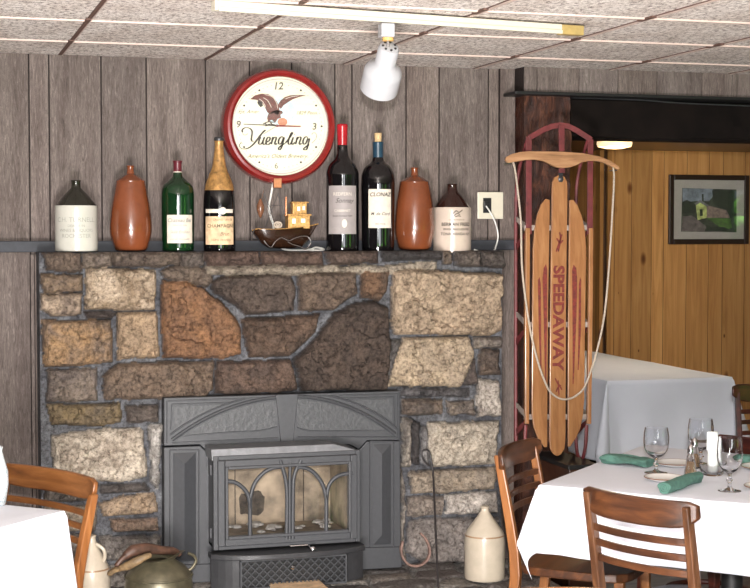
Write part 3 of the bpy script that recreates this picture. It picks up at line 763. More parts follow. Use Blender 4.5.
# ------------------------------------------------------------------ BOTTLES and JUGS on the ledge
def lprof(cx, Y, prof, base_y):
    """pixel profile (r,y) -> (r, z) metres, centre"""
    c = P(cx, base_y, Y); s = pxs(cx, base_y, Y); s /= 1.0
    return c, [(max(r*s*.985, .0005), P(cx, y, Y).z-c.z) for r, y in prof], s
def facing(c): return -math.atan2(c.x-CAM.x, c.y-CAM.y)
def cylmap(c, r, phi0):
    return lambda u, z: (c.x+r*math.sin(phi0+u/r), c.y-r*math.cos(phi0+u/r), c.z+z)
def patch(mb, c, r, phi0, u0, u1, z0, z1, m=0, n=18, th=.0006, rz=None):
    ang = [u0+(u1-u0)*i/n for i in range(n+1)]
    f1 = cylmap(c, r+th, phi0); f0 = cylmap(c, r-.001, phi0)
    g = lambda f, u, z: f(u*(r/(r+0)), z)
    fr_ = [f1(u, z0) for u in ang]+[f1(u, z1) for u in reversed(ang)]
    N = n+1; v = [f1(u, z0) for u in ang]+[f1(u, z1) for u in ang]+[f0(u, z0) for u in ang]+[f0(u, z1) for u in ang]
    f = []
    for i in range(n):
        f += [(i, i+1, N+i+1, N+i), (2*N+i, 2*N+i+1, i+1, i), (N+i, N+i+1, 3*N+i+1, 3*N+i)]
    f += [(0, N, 3*N, 2*N), (n, N+n, 3*N+n, 2*N+n)]
    mb.add(v, f, m)
def cyltext(mb, c, r, phi0, s, size, u, z, m=0, shear=0, offset=0):
    v, f = text2d(s, size, shear, offset); fm = cylmap(c, r, phi0)
    mb.add([fm(u+a, z+b) for a, b in v], f, m, False)
ML = -.13
def vessel(name, cx, base, prof, mats, label, cat, group, splits, Y=ML):
    """splits: list of (partname, material, i0, i1) slices of profile (bottom->top)"""
    c, pr, s = lprof(cx, Y, prof, base)
    t = thing(name, c, label, cat, group)
    for pn, mt, i0, i1 in splits:
        mb = MB(); sub = pr[i0:i1+1]
        # smooth the profile
        sm = smoothpath([(r, z, 0) for r, z in sub], 4); sm = [(max(p.x, .0005), p.y) for p in sm]
        mb.lathe(sm, c, 48, capa=True, capb=True); obj(pn, mb, mt, t)
    return t, c, pr, s
G1, G2, G3 = 'cone topped stoneware jugs', 'brown pottery bottles', 'large wine bottles'
# cone jug left
t, c, pr, s = vessel('stoneware_jug', 76.5, 250.5, [(20.5,250.5),(21.5,249),(21.5,230),(21.5,208),(20.5,206),(20.3,205.3),(12.5,195.5),(6.5,189.5),(4.8,187),(4.6,182),(5.2,180.5),(4.2,180.2)], None,
    'ivory jug with greenish black conical top and faint grey lettering, far left on the ledge', 'jug', G1, [('body', M['jugw'], 0, 4), ('cone_neck', M['juggreen'], 4, 11)])
mb = MB(); ph = facing(c); R = 21.6*s*.985+.0006
cyltext(mb, c, R, ph, 'C.H. TURNELL.', 5.2*s*1.25, 0, P(76, 220, ML).z-c.z); cyltext(mb, c, R, ph, 'DEALER IN', 3*s*1.2, 0, P(76, 226, ML).z-c.z); cyltext(mb, c, R, ph, 'WINES & LIQUORS', 3.6*s*1.2, 0, P(76, 230.5, ML).z-c.z)
cyltext(mb, c, R, ph, 'ROCHESTER', 4.6*s*1.2, 0, P(76, 236, ML).z-c.z); obj('lettering', mb, M['inkgrey'], t)
# brown bottle left
vessel('pottery_bottle', 131, 250.5, [(14,250.5),(16.5,248),(20.5,235),(21,225),(19.3,208),(16.5,192),(14.8,182.5),(14.2,180.5),(8,176),(4.2,173.8),(3.4,170),(3.4,167),(4.1,166.5),(4.1,165.8),(3,165.5)], None,
    'tall orange brown pottery bottle between the ivory jug and the green bottle', 'bottle', G2, [('body', M['jugo'], 0, 9), ('neck', M['jugo'], 9, 14)])
def label_obj(t, c, r, ph, u0, u1, z0, z1, mat, name='label'):
    mb = MB(); patch(mb, c, r, ph, u0, u1, z0, z1); return obj(name, mb, mat, t)
# green bottle
t, c, pr, s = vessel('wine_bottle', 178, 250.5, [(15,250.5),(16,249.5),(16.2,240),(16.5,200),(16.2,191.5),(14.6,185.5),(9.5,180.5),(5.2,176.5),(4.4,172.5),(4.1,168),(4.2,163),(4.7,161.8),(4.6,160.8),(3.5,160.6)], None,
    'green wine bottle with torn cream label and maroon capsule', 'bottle', G3, [('glass_body', M['btlgreen'], 0, 8), ('capsule', M['foilmaroon'], 8, 13)])
z = lambda y, cx=178: P(cx, y, ML).z-c.z
ph = facing(c); R = 16.3*s*.985
lb = label_obj(t, c, R+.0004, ph, -11.5*s, 17*s, z(243), z(215), M['label'])
mb = MB(); R2 = R+.0022; cyltext(mb, c, R2, ph, 'Chateau Bel', 5.2*s, 2*s, z(220.5), shear=.15, offset=.0004); cyltext(mb, c, R2, ph, 'GRAND VIN', 2.6*s, 2*s, z(225.5)); cyltext(mb, c, R2, ph, 'Saint Emilion', 4*s, 2*s, z(232), shear=.4); cyltext(mb, c, R2, ph, 'mis en bouteille', 3.2*s, 2*s, z(239), shear=.4)
obj('label_print', mb, M['inkgrey'], lb)
mb = MB(); mb.lathe([(4.35*s, 0), (4.35*s, .008)], (c.x, c.y, c.z+z(173.5)), 24); obj('neck_band', mb, M['label'], t)
# champagne
t, c, pr, s = vessel('champagne_bottle', 219.5, 250, [(15.5,250),(16.3,249),(16.3,225),(16.2,205),(15,190),(11,178),(7.5,168),(6,160),(4.6,150),(4.3,143),(5,141),(5.3,138.5),(4.2,137)], None,
    'black champagne bottle with crinkled gold foil neck below the clock', 'bottle', G3, [('glass_body', M['btlblack'], 0, 5), ('foil', M['goldfoil'], 5, 10), ('crown_cap', M['irondk'], 10, 12)])
z = lambda y, cx=219.5: P(cx, y, ML).z-c.z
ph = facing(c); R = 16.3*s*.985
mb = MB(); mb.lathe([(15.1*s, z(190.5)), (13.6*s, z(184)), (11.2*s, z(178)), (9.4*s, z(173))], c, 40, capa=False, capb=False)
o = obj('foil_skirt', mb, M['goldfoil'], t)
lb = label_obj(t, c, R+.0004, ph, -16*s, 16.5*s, z(244.5), z(216.5), M['labeltan'])
mb = MB(); R2 = R+.0022; cyltext(mb, c, R2, ph, 'GRAND VIN DE', 3*s, 4*s, z(220)); cyltext(mb, c, R2, ph, 'CHAMPAGNE', 5*s, 2*s, z(226), offset=.0003); cyltext(mb, c, R2, ph, 'Brut', 5*s, 5*s, z(234), shear=.3); cyltext(mb, c, R2, ph, 'REIMS  FRANCE', 3*s, 2*s, z(240)); obj('label_print', mb, M['inktan'], lb)
b2 = label_obj(t, c, R+.0004, ph, -15.5*s, 15.5*s, z(213), z(209.3), M['label'], 'neck_label')
mb = MB(); f1 = cylmap(c, R+.003, ph); v = [f1(3.5*s+3.6*s*math.cos(a), z(211)+3.6*s*math.sin(a)) for a in [2*PI*i/20 for i in range(20)]]; mb.add(v, [list(range(20))], 0, False); obj('seal', mb, M['label'], b2)
# red capsule
t, c, pr, s = vessel('wine_bottle', 342.5, 250, [(15.5,250),(16.6,249),(16.6,225),(16.6,180),(16.3,172.5),(13.2,164.5),(7.6,158.5),(5.6,153),(5.3,145.8),(4.9,145.5),(5.4,128),(5.6,126.5),(5.2,124.5),(3.5,123.8)], None,
    'black wine bottle with bright red wax capsule and silver grey label', 'bottle', G3, [('glass_body', M['btlblack'], 0, 9), ('capsule', M['foilred'], 9, 13)])
z = lambda y, cx=342: P(cx, y, ML).z-c.z
ph = facing(c); R = 16.6*s*.985
lb = label_obj(t, c, R+.0004, ph, -16*s, 15.8*s, z(234), z(186), M['labelgrey'])
mb = MB(); R2 = R+.0022; cyltext(mb, c, R2, ph, 'REDFERN', 4.6*s, 0, z(194.5)); cyltext(mb, c, R2, ph, 'CABERNET', 3.4*s, 0, z(211)); 
f1 = cylmap(c, R2, ph); v = [f1(2*s+2.6*s*math.cos(a), z(223.5)+4.2*s*math.sin(a)) for a in [2*PI*i/20 for i in range(20)]]; mb.add(v, [list(range(20))], 0, False); obj('label_print', mb, M['label'], lb)
mb = MB(); cyltext(mb, c, R2, ph, 'Sonnay', 6.5*s, 2*s, z(201), shear=.4); cyltext(mb, c, R2, ph, 'Estate bottled 2004', 2.6*s, 0, z(216)); obj('label_script', mb, M['ink'], lb)
# blue capsule with cork
t, c, pr, s = vessel('wine_bottle', 378, 250, [(15,250),(16.4,249),(16.6,225),(17.0,190),(17.0,182),(16.4,174.5),(13,167),(7.2,162),(5.4,158),(5.2,157.5),(5.4,144),(5.8,142.5),(5.0,142),(3.5,141.9)], None,
    'black wine bottle with teal capsule, bare cork and white label', 'bottle', G3, [('glass_body', M['btlblack'], 0, 9), ('capsule', M['foilblue'], 9, 13)])
z = lambda y, cx=378: P(cx, y, ML).z-c.z
mb = MB(); mb.lathe([(3.3*s, z(142)), (3.5*s, z(138)), (3.7*s, z(133.5)), (3.3*s, z(133))], c, 24); obj('cork', mb, M['cork'], t)
ph = facing(c); R = 17.0*s*.985
lb = label_obj(t, c, R+.0002, ph, -10*s, 14.5*s, z(228), z(189.5), M['label'])
mb = MB(); R2 = R+.002; cyltext(mb, c, R2, ph, 'CLONAZ', 5.4*s, 2.5*s, z(195), shear=.2, offset=.0005); cyltext(mb, c, R2, ph, 'M. de Cord', 4.2*s, 2.5*s, z(214), shear=.3, offset=.0002); cyltext(mb, c, R2, ph, 'RED WINE', 2.2*s, 2.5*s, z(224)); obj('label_print', mb, M['ink'], lb)
# brown bottle right
vessel('pottery_bottle', 414.5, 249.5, [(14,249.5),(16.5,247),(19.5,235),(20,225),(18.5,205),(16,189),(14.8,183),(14.2,181.5),(8,177.5),(4.2,175.5),(3.4,173),(3.4,169),(4.1,168.5),(4.1,167.8),(3,167.5)], None,
    'tall orange brown pottery bottle between the teal capped wine bottle and the lettered jug', 'bottle', G2, [('body', M['jugo'], 0, 9), ('neck', M['jugo'], 9, 14)])
# cone jug right
t, c, pr, s = vessel('stoneware_jug', 452, 252, [(18.5,252),(19.3,250.5),(19.5,230),(19.2,210),(18,207.3),(17.5,206.8),(11,197),(6.5,192),(5.2,189),(5,185.5),(5.6,184.2),(4.4,183.8)], None,
    'tan white jug with dark brown cone top and black printed lettering', 'jug', G1, [('body', M['jugt'], 0, 4), ('cone_neck', M['jugdk'], 4, 11)])
z = lambda y: P(452, y, ML).z-c.z
ph = facing(c); R = 19.4*s*.985+.0008; mb = MB(); u = 5*s
cyltext(mb, c, R, ph, 'COMPLIMENTS OF', 2*s, u, z(220)); cyltext(mb, c, R, ph, 'BERMAN FREED', 4.6*s, u, z(224.5), offset=.0006); cyltext(mb, c, R, ph, 'WHOLESALE LIQUORS', 2.8*s, u, z(229.3), offset=.0004); cyltext(mb, c, R, ph, 'TONAWANDA N.Y.', 3.8*s, u, z(234), offset=.0004)
fm = cylmap(c, R, ph)
for pts in ([(-3,214),(0,211),(3,212.5),(7,210)], [(-2,216),(1,213.5),(4,215)], [(-1,217),(2,216),(5,216.5)]): ribbon(mb, [(a, b) for a, b in pts], lambda t_: .9, lambda a, b: fm(u-1*s+a*s, z(b)))
obj('lettering', mb, M['ink'], t)
mb = MB(); mb.tube([P(452+6*math.cos(a)+5, 192+6*math.sin(a), ML+.03) for a in [2*PI*i/20 for i in range(20)]], .004, 8, closed=True)

# outlet with plug and cord
oc = P(489.5, 205, -.002); mb = MB()
t = thing('wall_outlet', (P(489, 205, 0).x, -.002, P(489, 218, 0).z), 'ivory double outlet plate with a black plug on the barn wood', 'outlet')
a = P(476.5, 192, -.012); b_ = P(502, 219, -.012)
mb.box(a.x, b_.x, -.028, -.0205, b_.z, a.z); mb.box(a.x+.01, b_.x-.025, -.0206, -.001, b_.z+.01, a.z-.01); obj('cover_plate', mb, M['outlet'], t, bevel=.003)
mb = MB(); a = P(482, 198, -.014); b_ = P(490, 213, -.014); mb.box(a.x, b_.x, -.031, -.0275, b_.z, a.z); obj('socket', mb, M['black'], t)
t = thing('power_cord', P(487, 208, -.02), 'thin white cord from the wall outlet down behind the lettered jug', 'cord')
mb = MB(); mb.tube(smoothpath([P(486, 206, -.046), P(490, 212, -.056), P(495, 222, -.055), P(498, 235, -.07), P(496, 246, -.085), P(493, 251, -.1), P(482, 252, -.17), P(474, 249.5, -.16)]), .0035, 8); obj('cord', mb, M['cordw'], t)
a = P(485, 205, -.03); mb = MB(); mb.box(a.x-.012, a.x+.014, -.048, -.0312, a.z-.014, a.z+.016); obj('plug', mb, M['black'], t, bevel=.004)
t2 = thing('power_cord', P(274, 206, -.06), 'white cord hanging from the clock behind the model boat', 'cord')
mb = MB(); mb.tube(smoothpath([P(273, 184, -.05), P(271, 195, -.05), P(269, 206, -.06), P(270, 214, -.06), P(273, 224, -.06), P(276, 240, -.08), P(285, 249.5, -.08), P(308, 249.8, -.1), P(316, 247.5, -.11), P(324, 249.5, -.11), P(318, 250.5, -.13), P(309, 250, -.13)]), .0045, 8); obj('cord', mb, M['cordw'], t2)

# ------------------------------------------------------------------ CLOCK
def clock():
    Yb = -.002; Yf = -.105
    cb = P(281, 126, Yf); t = thing('wall_clock', (cb.x, Yb, cb.z-.25), 'round cream faced brewery clock with a thick red rim', 'clock')
    s = pxs(281, 126, Yf); Rz = 58.2*s; Rf = 49.9*s; c0 = Vector((cb.x, 0, cb.z))
    rot = Matrix.Rotation(PI/2, 3, 'X')      # z -> -y
    mb = MB(); mb.lathe([(Rz*.93, .002), (Rz*.99, .02), (Rz*1.0, .05), (Rz*.995, .085), (Rz*.975, .105), (Rz*.94, .118), (Rz*.90, .119), (Rf*1.0, .112), (Rf*.985, .103), (Rf*.98, .095)], c0, 96, mat=rot, capb=False)
    obj('rim', mb, M['red'], t)
    mb = MB(); mb.lathe([(Rf, .09), (Rf, .098)], c0, 96, mat=rot); face = obj('clock_face', mb, M['face'], t)
    YA = -.0988
    def cp(u, v, d=0): p = P(210+u/4.523, 60+v/4.523, YA-.0003); return (p.x, YA-.0003-d, p.z)
    pc = 1/4.523
    ctr = (317, 300)
    # outer ring lines
    mb = MB()
    def ringline(r, w, m=0, n=90, d=0):
        v = []; f = []
        for i in range(n):
            a_ = 2*PI*i/n
            for rr in (r-w/2, r+w/2): v.append(cp(ctr[0]+rr*math.cos(a_), ctr[1]+rr*math.sin(a_), d))
        for i in range(n): j = (i+1) % n; f.append((2*i, 2*i+1, 2*j+1, 2*j))
        mb.add(v, f, m, False)
    ringline(214, 5); ringline(203, 1.6)
    obj('ring_line', mb, M['mat'], face)
    mb = MB()
    for k in range(60):
        a_ = 2*PI*k/60; r = 5.0 if k % 5 == 0 else 1.8
        if k in (45, 30, 0): continue
        cx_, cy_ = ctr[0]+188*math.cos(a_-PI/2), ctr[1]+188*math.sin(a_-PI/2)
        mb.add([cp(cx_+r*math.cos(q), cy_+r*math.sin(q)) for q in [2*PI*i/10 for i in range(10)]], [list(range(10))], 0, False)
    obj('minute_dots', mb, M['ink'], face)
    def txt(mb, s_, u, v, size, shear=0, off=0, m=0):
        vv, ff = text2d(s_, size, shear, off); mb.add([cp(u+a_, v-b_) for a_, b_ in vv], ff, m, False)
    mb = MB(); txt(mb, '12', 308, 119, 46, .15, 1); txt(mb, '3', 472, 302, 42, .1, 1); txt(mb, '9', 128, 292, 44, .1, 1); txt(mb, '6', 300, 480, 36)
    obj('numerals', mb, M['numeral'], face)
    mb = MB(); txt(mb, "America's Oldest Brewery", 303, 435, 25, .45); txt(mb, 'Est. Amer.', 175, 234, 23, .4); txt(mb, '1829 Penn.', 437, 240, 22, .4)
    obj('small_script', mb, M['inktan'], face)
    # globe, eagle
    mb = MB(); mb.add([cp(318+70*math.cos(q), 232+62*math.sin(q)) for q in [2*PI*i/40 for i in range(40)]], [list(range(40))], 0, False); obj('globe_emblem', mb, M['inkblue'], face)
    mb = MB()
    W1 = [(180,178),(203,160),(232,152),(262,154),(285,166),(303,188),(312,212),(316,236),(306,250),(288,240),(268,246),(256,232),(246,208),(236,192),(222,184),(206,180)]
    W2 = [(306,206),(318,184),(338,168),(362,160),(396,158),(436,160),(404,167),(374,178),(352,192),(334,204),(320,222)]
    B = [(258,262),(262,246),(285,232),(306,226),(326,230),(330,240),(318,248),(322,262),(306,266),(294,286),(280,270),(262,280)]
    for w in (W1, W2, B): mb.add([cp(x, y, .0004) for x, y in w], [list(range(len(w)))], 0, False)
    obj('eagle_emblem', mb, M['eagle'], face)
    mb = MB()
    for st in ([(246,156),(280,166),(300,192),(306,220)], [(240,170),(262,185),(278,215)], [(222,176),(240,190),(252,214)], [(340,176),(370,166),(402,162)]): ribbon(mb, st, lambda q: 2.6, lambda a_, b_: cp(a_, b_, .0007))
    obj('eagle_lines', mb, M['label'], face)
    mb = MB(); A = [(216,180),(236,190),(240,208),(228,214),(214,196)]; mb.add([cp(x, y, .0007) for x, y in A], [list(range(5))], 0, False)
    for st in ([(240,290),(262,280),(290,282)], [(250,300),(272,290),(300,296)], [(246,284),(262,298)], [(270,276),(286,300)]): ribbon(mb, st, lambda q: 5, lambda a_, b_: cp(a_, b_, .0007))
    obj('claw_emblem', mb, M['ink'], face)
    mb = MB(); mb.add([cp(328+22*math.cos(q), 280+18*math.sin(q), .0006) for q in [2*PI*i/20 for i in range(20)]], [list(range(20))], 0, False); obj('barrel_emblem', mb, M['barrel'], face)
    # script brand name: crop 3 coordinates (235,120; 8.333x)
    def c3(u, v, d=.0009): return cp((235-210+u/8.333)*4.523, (120-60+v/8.333)*4.523, d)
    mb = MB()
    pen = lambda q: 4+12*max(0, q.y*.85-q.x*.5)
    thin = lambda q: 3.6
    mono = lambda q: 5+10*abs(q.y)
    for st in ([(62,102),(60,84),(76,68),(102,64),(128,74),(142,96),(140,130),(136,160),(142,176),(158,178)],):
        ribbon(mb, st, mono, c3)
    ribbon(mb, [(255,82),(235,100),(210,130),(180,170),(150,205),(115,232),(80,242),(50,236),(38,220),(40,202),(52,190)], lambda q: 5+13*max(0, q.y), c3)
    ribbon(mb, [(62,102),(70,122),(92,124),(108,112)], thin, c3)
    L = [[(213,140),(198,180),(200,200),(214,202),(232,182)], [(246,140),(232,182),(236,202),(248,202),(262,188)],
         [(262,186),(284,172),(292,152),(280,142),(266,156),(258,184),(264,202),(280,204),(298,186)],
         [(316,140),(302,204)], [(308,170),(326,146),(340,144),(342,158),(332,190),(338,204),(352,194)],
         [(402,146),(386,140),(368,158),(362,186),(370,202),(388,190),(404,150)], [(410,142),(396,200),(384,236),(370,248),(362,236),(384,214),(418,194)],
         [(418,194),(446,160),(474,118),(480,106),(470,108),(458,134),(444,176),(446,200),(458,202),(470,188)],
         [(486,142),(472,186),(476,202),(486,200),(498,186)], [(520,140),(504,204)], [(510,170),(528,146),(544,142),(548,156),(536,190),(542,204),(556,194)],
         [(606,146),(590,140),(572,158),(566,186),(574,202),(592,190),(608,150)], [(622,152),(612,190),(604,226),(594,246),(580,250),(572,240),(592,222),(620,204)],
         [(640,192),(664,170),(680,140),(676,116),(660,106),(644,112),(640,124)]]
    for i, st in enumerate(L): ribbon(mb, st, (lambda q: 5+10.5*abs(q.y)) if i < 13 else thin, c3)
    ribbon(mb, [(494,118),(498,122)], lambda q: 9, c3); ribbon(mb, [(48,184),(52,188)], lambda q: 9, c3)
    obj('brand_script', mb, M['ink'], face)
    # hands
    mb = MB(); mb.prism([cp(300, 294, .003), cp(300, 302, .003), cp(410, 303, .003), cp(410, 298, .003)], [cp(300, 294, .002), cp(300, 302, .002), cp(410, 303, .002), cp(410, 298, .002)])
    mb.lathe([(.001, .1005), (.006, .1006), (.006, .1035), (.001, .104)], (cp(302, 298)[0], 0, cp(302, 298)[2]), 18, mat=rot)
    obj('hour_hand', mb, M['handred'], t)
    mb = MB(); mb.prism([cp(150, 289, .0045), cp(150, 292, .0045), cp(302, 300, .0045), cp(302, 295, .0045)], [cp(150, 289, .0038), cp(150, 292, .0038), cp(302, 300, .0038), cp(302, 295, .0038)]); obj('minute_hand', mb, M['ink'], t)
    mb = MB(); mb.prism([cp(240, 334, .006), cp(242, 336, .006), cp(304, 298, .006), cp(302, 296, .006)], [cp(240, 334, .0055), cp(242, 336, .0055), cp(304, 298, .0055), cp(302, 296, .0055)]); obj('second_hand', mb, M['inkgrey'], t)
    mb = MB(); mb.lathe([(Rf*.985, .108), (Rf*.985, .1095)], c0, 64, mat=rot); obj('clock_lens', mb, M['glass'], t)
    mb = MB(); a_ = P(274, 181, -.12); b_ = P(282, 188, -.12); mb.box(a_.x, b_.x, -.12, -.09, b_.z, P(278, 178, -.12).z); obj('switch_housing', mb, M['copper'], t, bevel=.003)
clock()

# ------------------------------------------------------------------ MODEL BOAT
def boat():
    Y = -.13
    def q(u, v, Yd=0): return P(240+u/6.533, 170+v/6.533, Y+Yd)
    t = thing('model_boat', q(290, 520), 'small dark lacquered model boat with gilt cabin on a chrome wave stand', 'model boat')
    mb = MB(); rs = []
    deck = [(80,395),(110,385),(160,388),(220,388),(300,384),(380,376),(450,366),(510,352)]; keel = [(110,440),(140,480),(180,505),(240,512),(320,512),(400,505),(440,470),(500,362)]
    for (a, b), (c_, d) in zip(deck, keel):
        k = deck.index((a, b))/7; hw = .045*math.sin(PI*min(1, .18+.82*k))**.7 if k < 1 else .002
        D, K = q(a, b), q(c_, d); g = []
        for i in range(9):
            th = PI*i/8; yy = math.cos(th)*hw; f_ = math.sin(th)**.8
            g.append((D.x+(K.x-D.x)*f_, D.y+yy, D.z+(K.z-D.z)*f_))
        rs.append(g)
    mb.rings(rs); obj('hull', mb, M['hull'], t)
    mb = MB(); mb.tube(smoothpath([q(a, b, -.04*math.sin(PI*(.1+.85*i/7))) for i, (a, b) in enumerate(deck)]), .0025, 6); obj('gunwale', mb, M['goldcab'], t)
    mb = MB()
    def bb(u0, u1, v0, v1, d): a = q(u0, v1); b = q(u1, v0); mb.box(a.x, b.x, Y-d, Y+d, a.z, b.z)
    bb(306, 446, 300, 382, .03); bb(300, 455, 288, 300, .034); bb(338, 428, 216, 290, .022); bb(330, 440, 208, 216, .026)
    cab = obj('cabin', mb, M['goldcab'], t, bevel=.002)
    mb = MB()
    for (u0, u1, v0, v1, d) in ((388, 414, 318, 344, .031), (330, 352, 318, 350, .031), (366, 384, 240, 268, .023), (400, 416, 236, 262, .023)): a = q(u0, v1); b = q(u1, v0); mb.box(a.x, b.x, Y-d-.001, Y-d+.002, a.z, b.z)
    obj('cabin_window', mb, M['cordw'], cab)
    mb = MB(); mb.lathe([(.0045, q(300, 300).z), (.0042, q(300, 178).z), (.002, q(300, 174).z)], (q(298, 300).x, Y-.01, 0), 14); obj('funnel', mb, M['copper'], t)
    mb = MB()
    for a, b in (((155,130),(212,345)), ((250,150),(165,372)), ((150,150),(215,280)), ((258,165),(290,290)), ((205,230),(275,230)), ((250,150),(275,330))): mb.tube([q(*a, -.005), q(*b, -.005)], .0012, 5)
    obj('rigging', mb, M['poker'], t)
    mb = MB(); mb.lathe([(.001, q(0, 314).z), (.007, q(0, 300).z), (.0165, q(0, 262).z), (.0165, q(0, 235).z), (.009, q(0, 205).z), (.003, q(0, 188).z)], (q(130, 250).x, Y-.01, 0), 16); mb.tube([q(140, 195, -.01), q(155, 130, -.005)], .001, 5)
    obj('hanging_float', mb, M['amber'], t)
    mb = MB(); mb.tube([q(248+24*math.cos(a), 358+18*math.sin(a), -.03) for a in [2*PI*i/20 for i in range(20)]], .004, 8, closed=True); mb.tube([q(248+10*math.cos(a), 358+8*math.sin(a), -.03) for a in [2*PI*i/14 for i in range(14)]], .003, 8, closed=True); obj('rope_coil', mb, M['rope'], t)
    mb = MB(); mb.tube(smoothpath([q(a, b, -.05) for a, b in ((155,460),(178,490),(205,505),(230,470),(270,444),(320,462),(355,448),(400,434),(445,438),(462,470),(450,500),(425,515),(385,500),(345,488),(310,470))]), .0028, 8); obj('wave_stand', mb, M['steel'], t)
    mb = MB(); mb.tube(smoothpath([q(a, b, -.045) for a, b in ((95,385),(85,410),(78,430),(90,450),(112,446))]), .002, 6); obj('anchor', mb, M['poker'], t)
boat()

# ------------------------------------------------------------------ TRACK LIGHT
def tracklight():
    zt = CEIL-.007; xa = Q(213, 11.5, zt-.034); xb = Q(581, 36, zt-.034); dd = Vector((xb.x-xa.x, xb.y-xa.y, 0)); LL = dd.length
    u = (388-213)/(581-213); Yt = xa.y+(xb.y-xa.y)*u
    t = thing('ceiling_track', (xa.x, xa.y, zt), 'long cream track rail with a yellowed end under the ceiling', 'track rail', rz=math.atan2(dd.y, dd.x))
    mb = MB(); mb.box(.012, LL-.09, -.018, .018, -.030, 0); mb.box(.012, LL-.09, -.022, -.018, -.034, -.02); obj('rail', mb, M['cream'], t, bevel=.002, world=False)
    mb = MB(); mb.box(LL-.09, LL, -.02, .02, -.034, 0); obj('end_cap', mb, M['yellow'], t, bevel=.003, world=False)
    mb = MB(); mb.box(0, .012, -.019, .019, -.032, 0); obj('end_stop', mb, M['cream'], t, bevel=.003, world=False)
    c = P(388, 40, Yt); s = pxs(388, 40, Yt)
    t = thing('spotlight', (c.x, c.y, zt-.03), 'white bullet spotlight hanging from the cream ceiling track', 'spotlight')
    mb = MB(); a = P(381.5, 22, Yt-.02); b_ = P(395, 37, Yt-.02); mb.box(a.x, b_.x, Yt-.022, Yt+.022, b_.z, zt-.0345); obj('adapter', mb, M['white'], t, bevel=.004)
    mb = MB(); mb.lathe([(.019, P(388, 41, Yt).z), (.019, b_.z-.001)], (c.x, Yt, 0), 20); obj('swivel_collar', mb, M['lampmetal'], t)
    cap = P(389, 46, Yt); mb = MB(); mb.tube([(c.x, Yt, b_.z), (c.x, Yt, cap.z-.02)], .005, 10); obj('stem', mb, M['steel'], t)
    # head axis: down, slightly left, tipped to the room
    cap = P(389.5, 46, Yt); ax = (P(380, 84, Yt+.115)-cap).normalized()
    zq = Vector((0, 0, -1)); rot = zq.rotation_difference(ax).to_matrix()
    R1 = 10.8*s; R2 = 19.8*s
    prof = [(.001, 0), (R1*.55, -.001), (R1*.88, -.005), (R1, -.014), (R1, -21*s), (R1*1.08, -23.5*s), (R2*.82, -27*s), (R2*.97, -31*s), (R2, -35*s), (R2, -55*s), (R2*.97, -55.5*s), (R2*.94, -55*s), (R2*.93, -35*s), (R2*.7, -28*s)]
    mb = MB(); mb.lathe(prof, cap, 40, mat=rot, capb=False); hd = obj('lamp_shade', mb, M['white'], t)
    mb = MB(); mb.lathe([(R2*.925, -54*s), (R2*.925, -38*s), (R2*.6, -31*s), (.001, -30*s)], cap, 40, mat=rot, capa=False); obj('black_baffle', mb, M['black'], t)
    mb = MB()
    for k in range(7):
        an = 2*PI*k/7+.3; rr = R1*.6
        p = cap+rot @ Vector((rr*math.cos(an), rr*math.sin(an), 0)); mb.lathe([(.0001, .001), (.0042, .0008), (.0042, -.002)], p, 10, mat=rot)
    obj('vent_hole', mb, M['black'], hd)
tracklight()

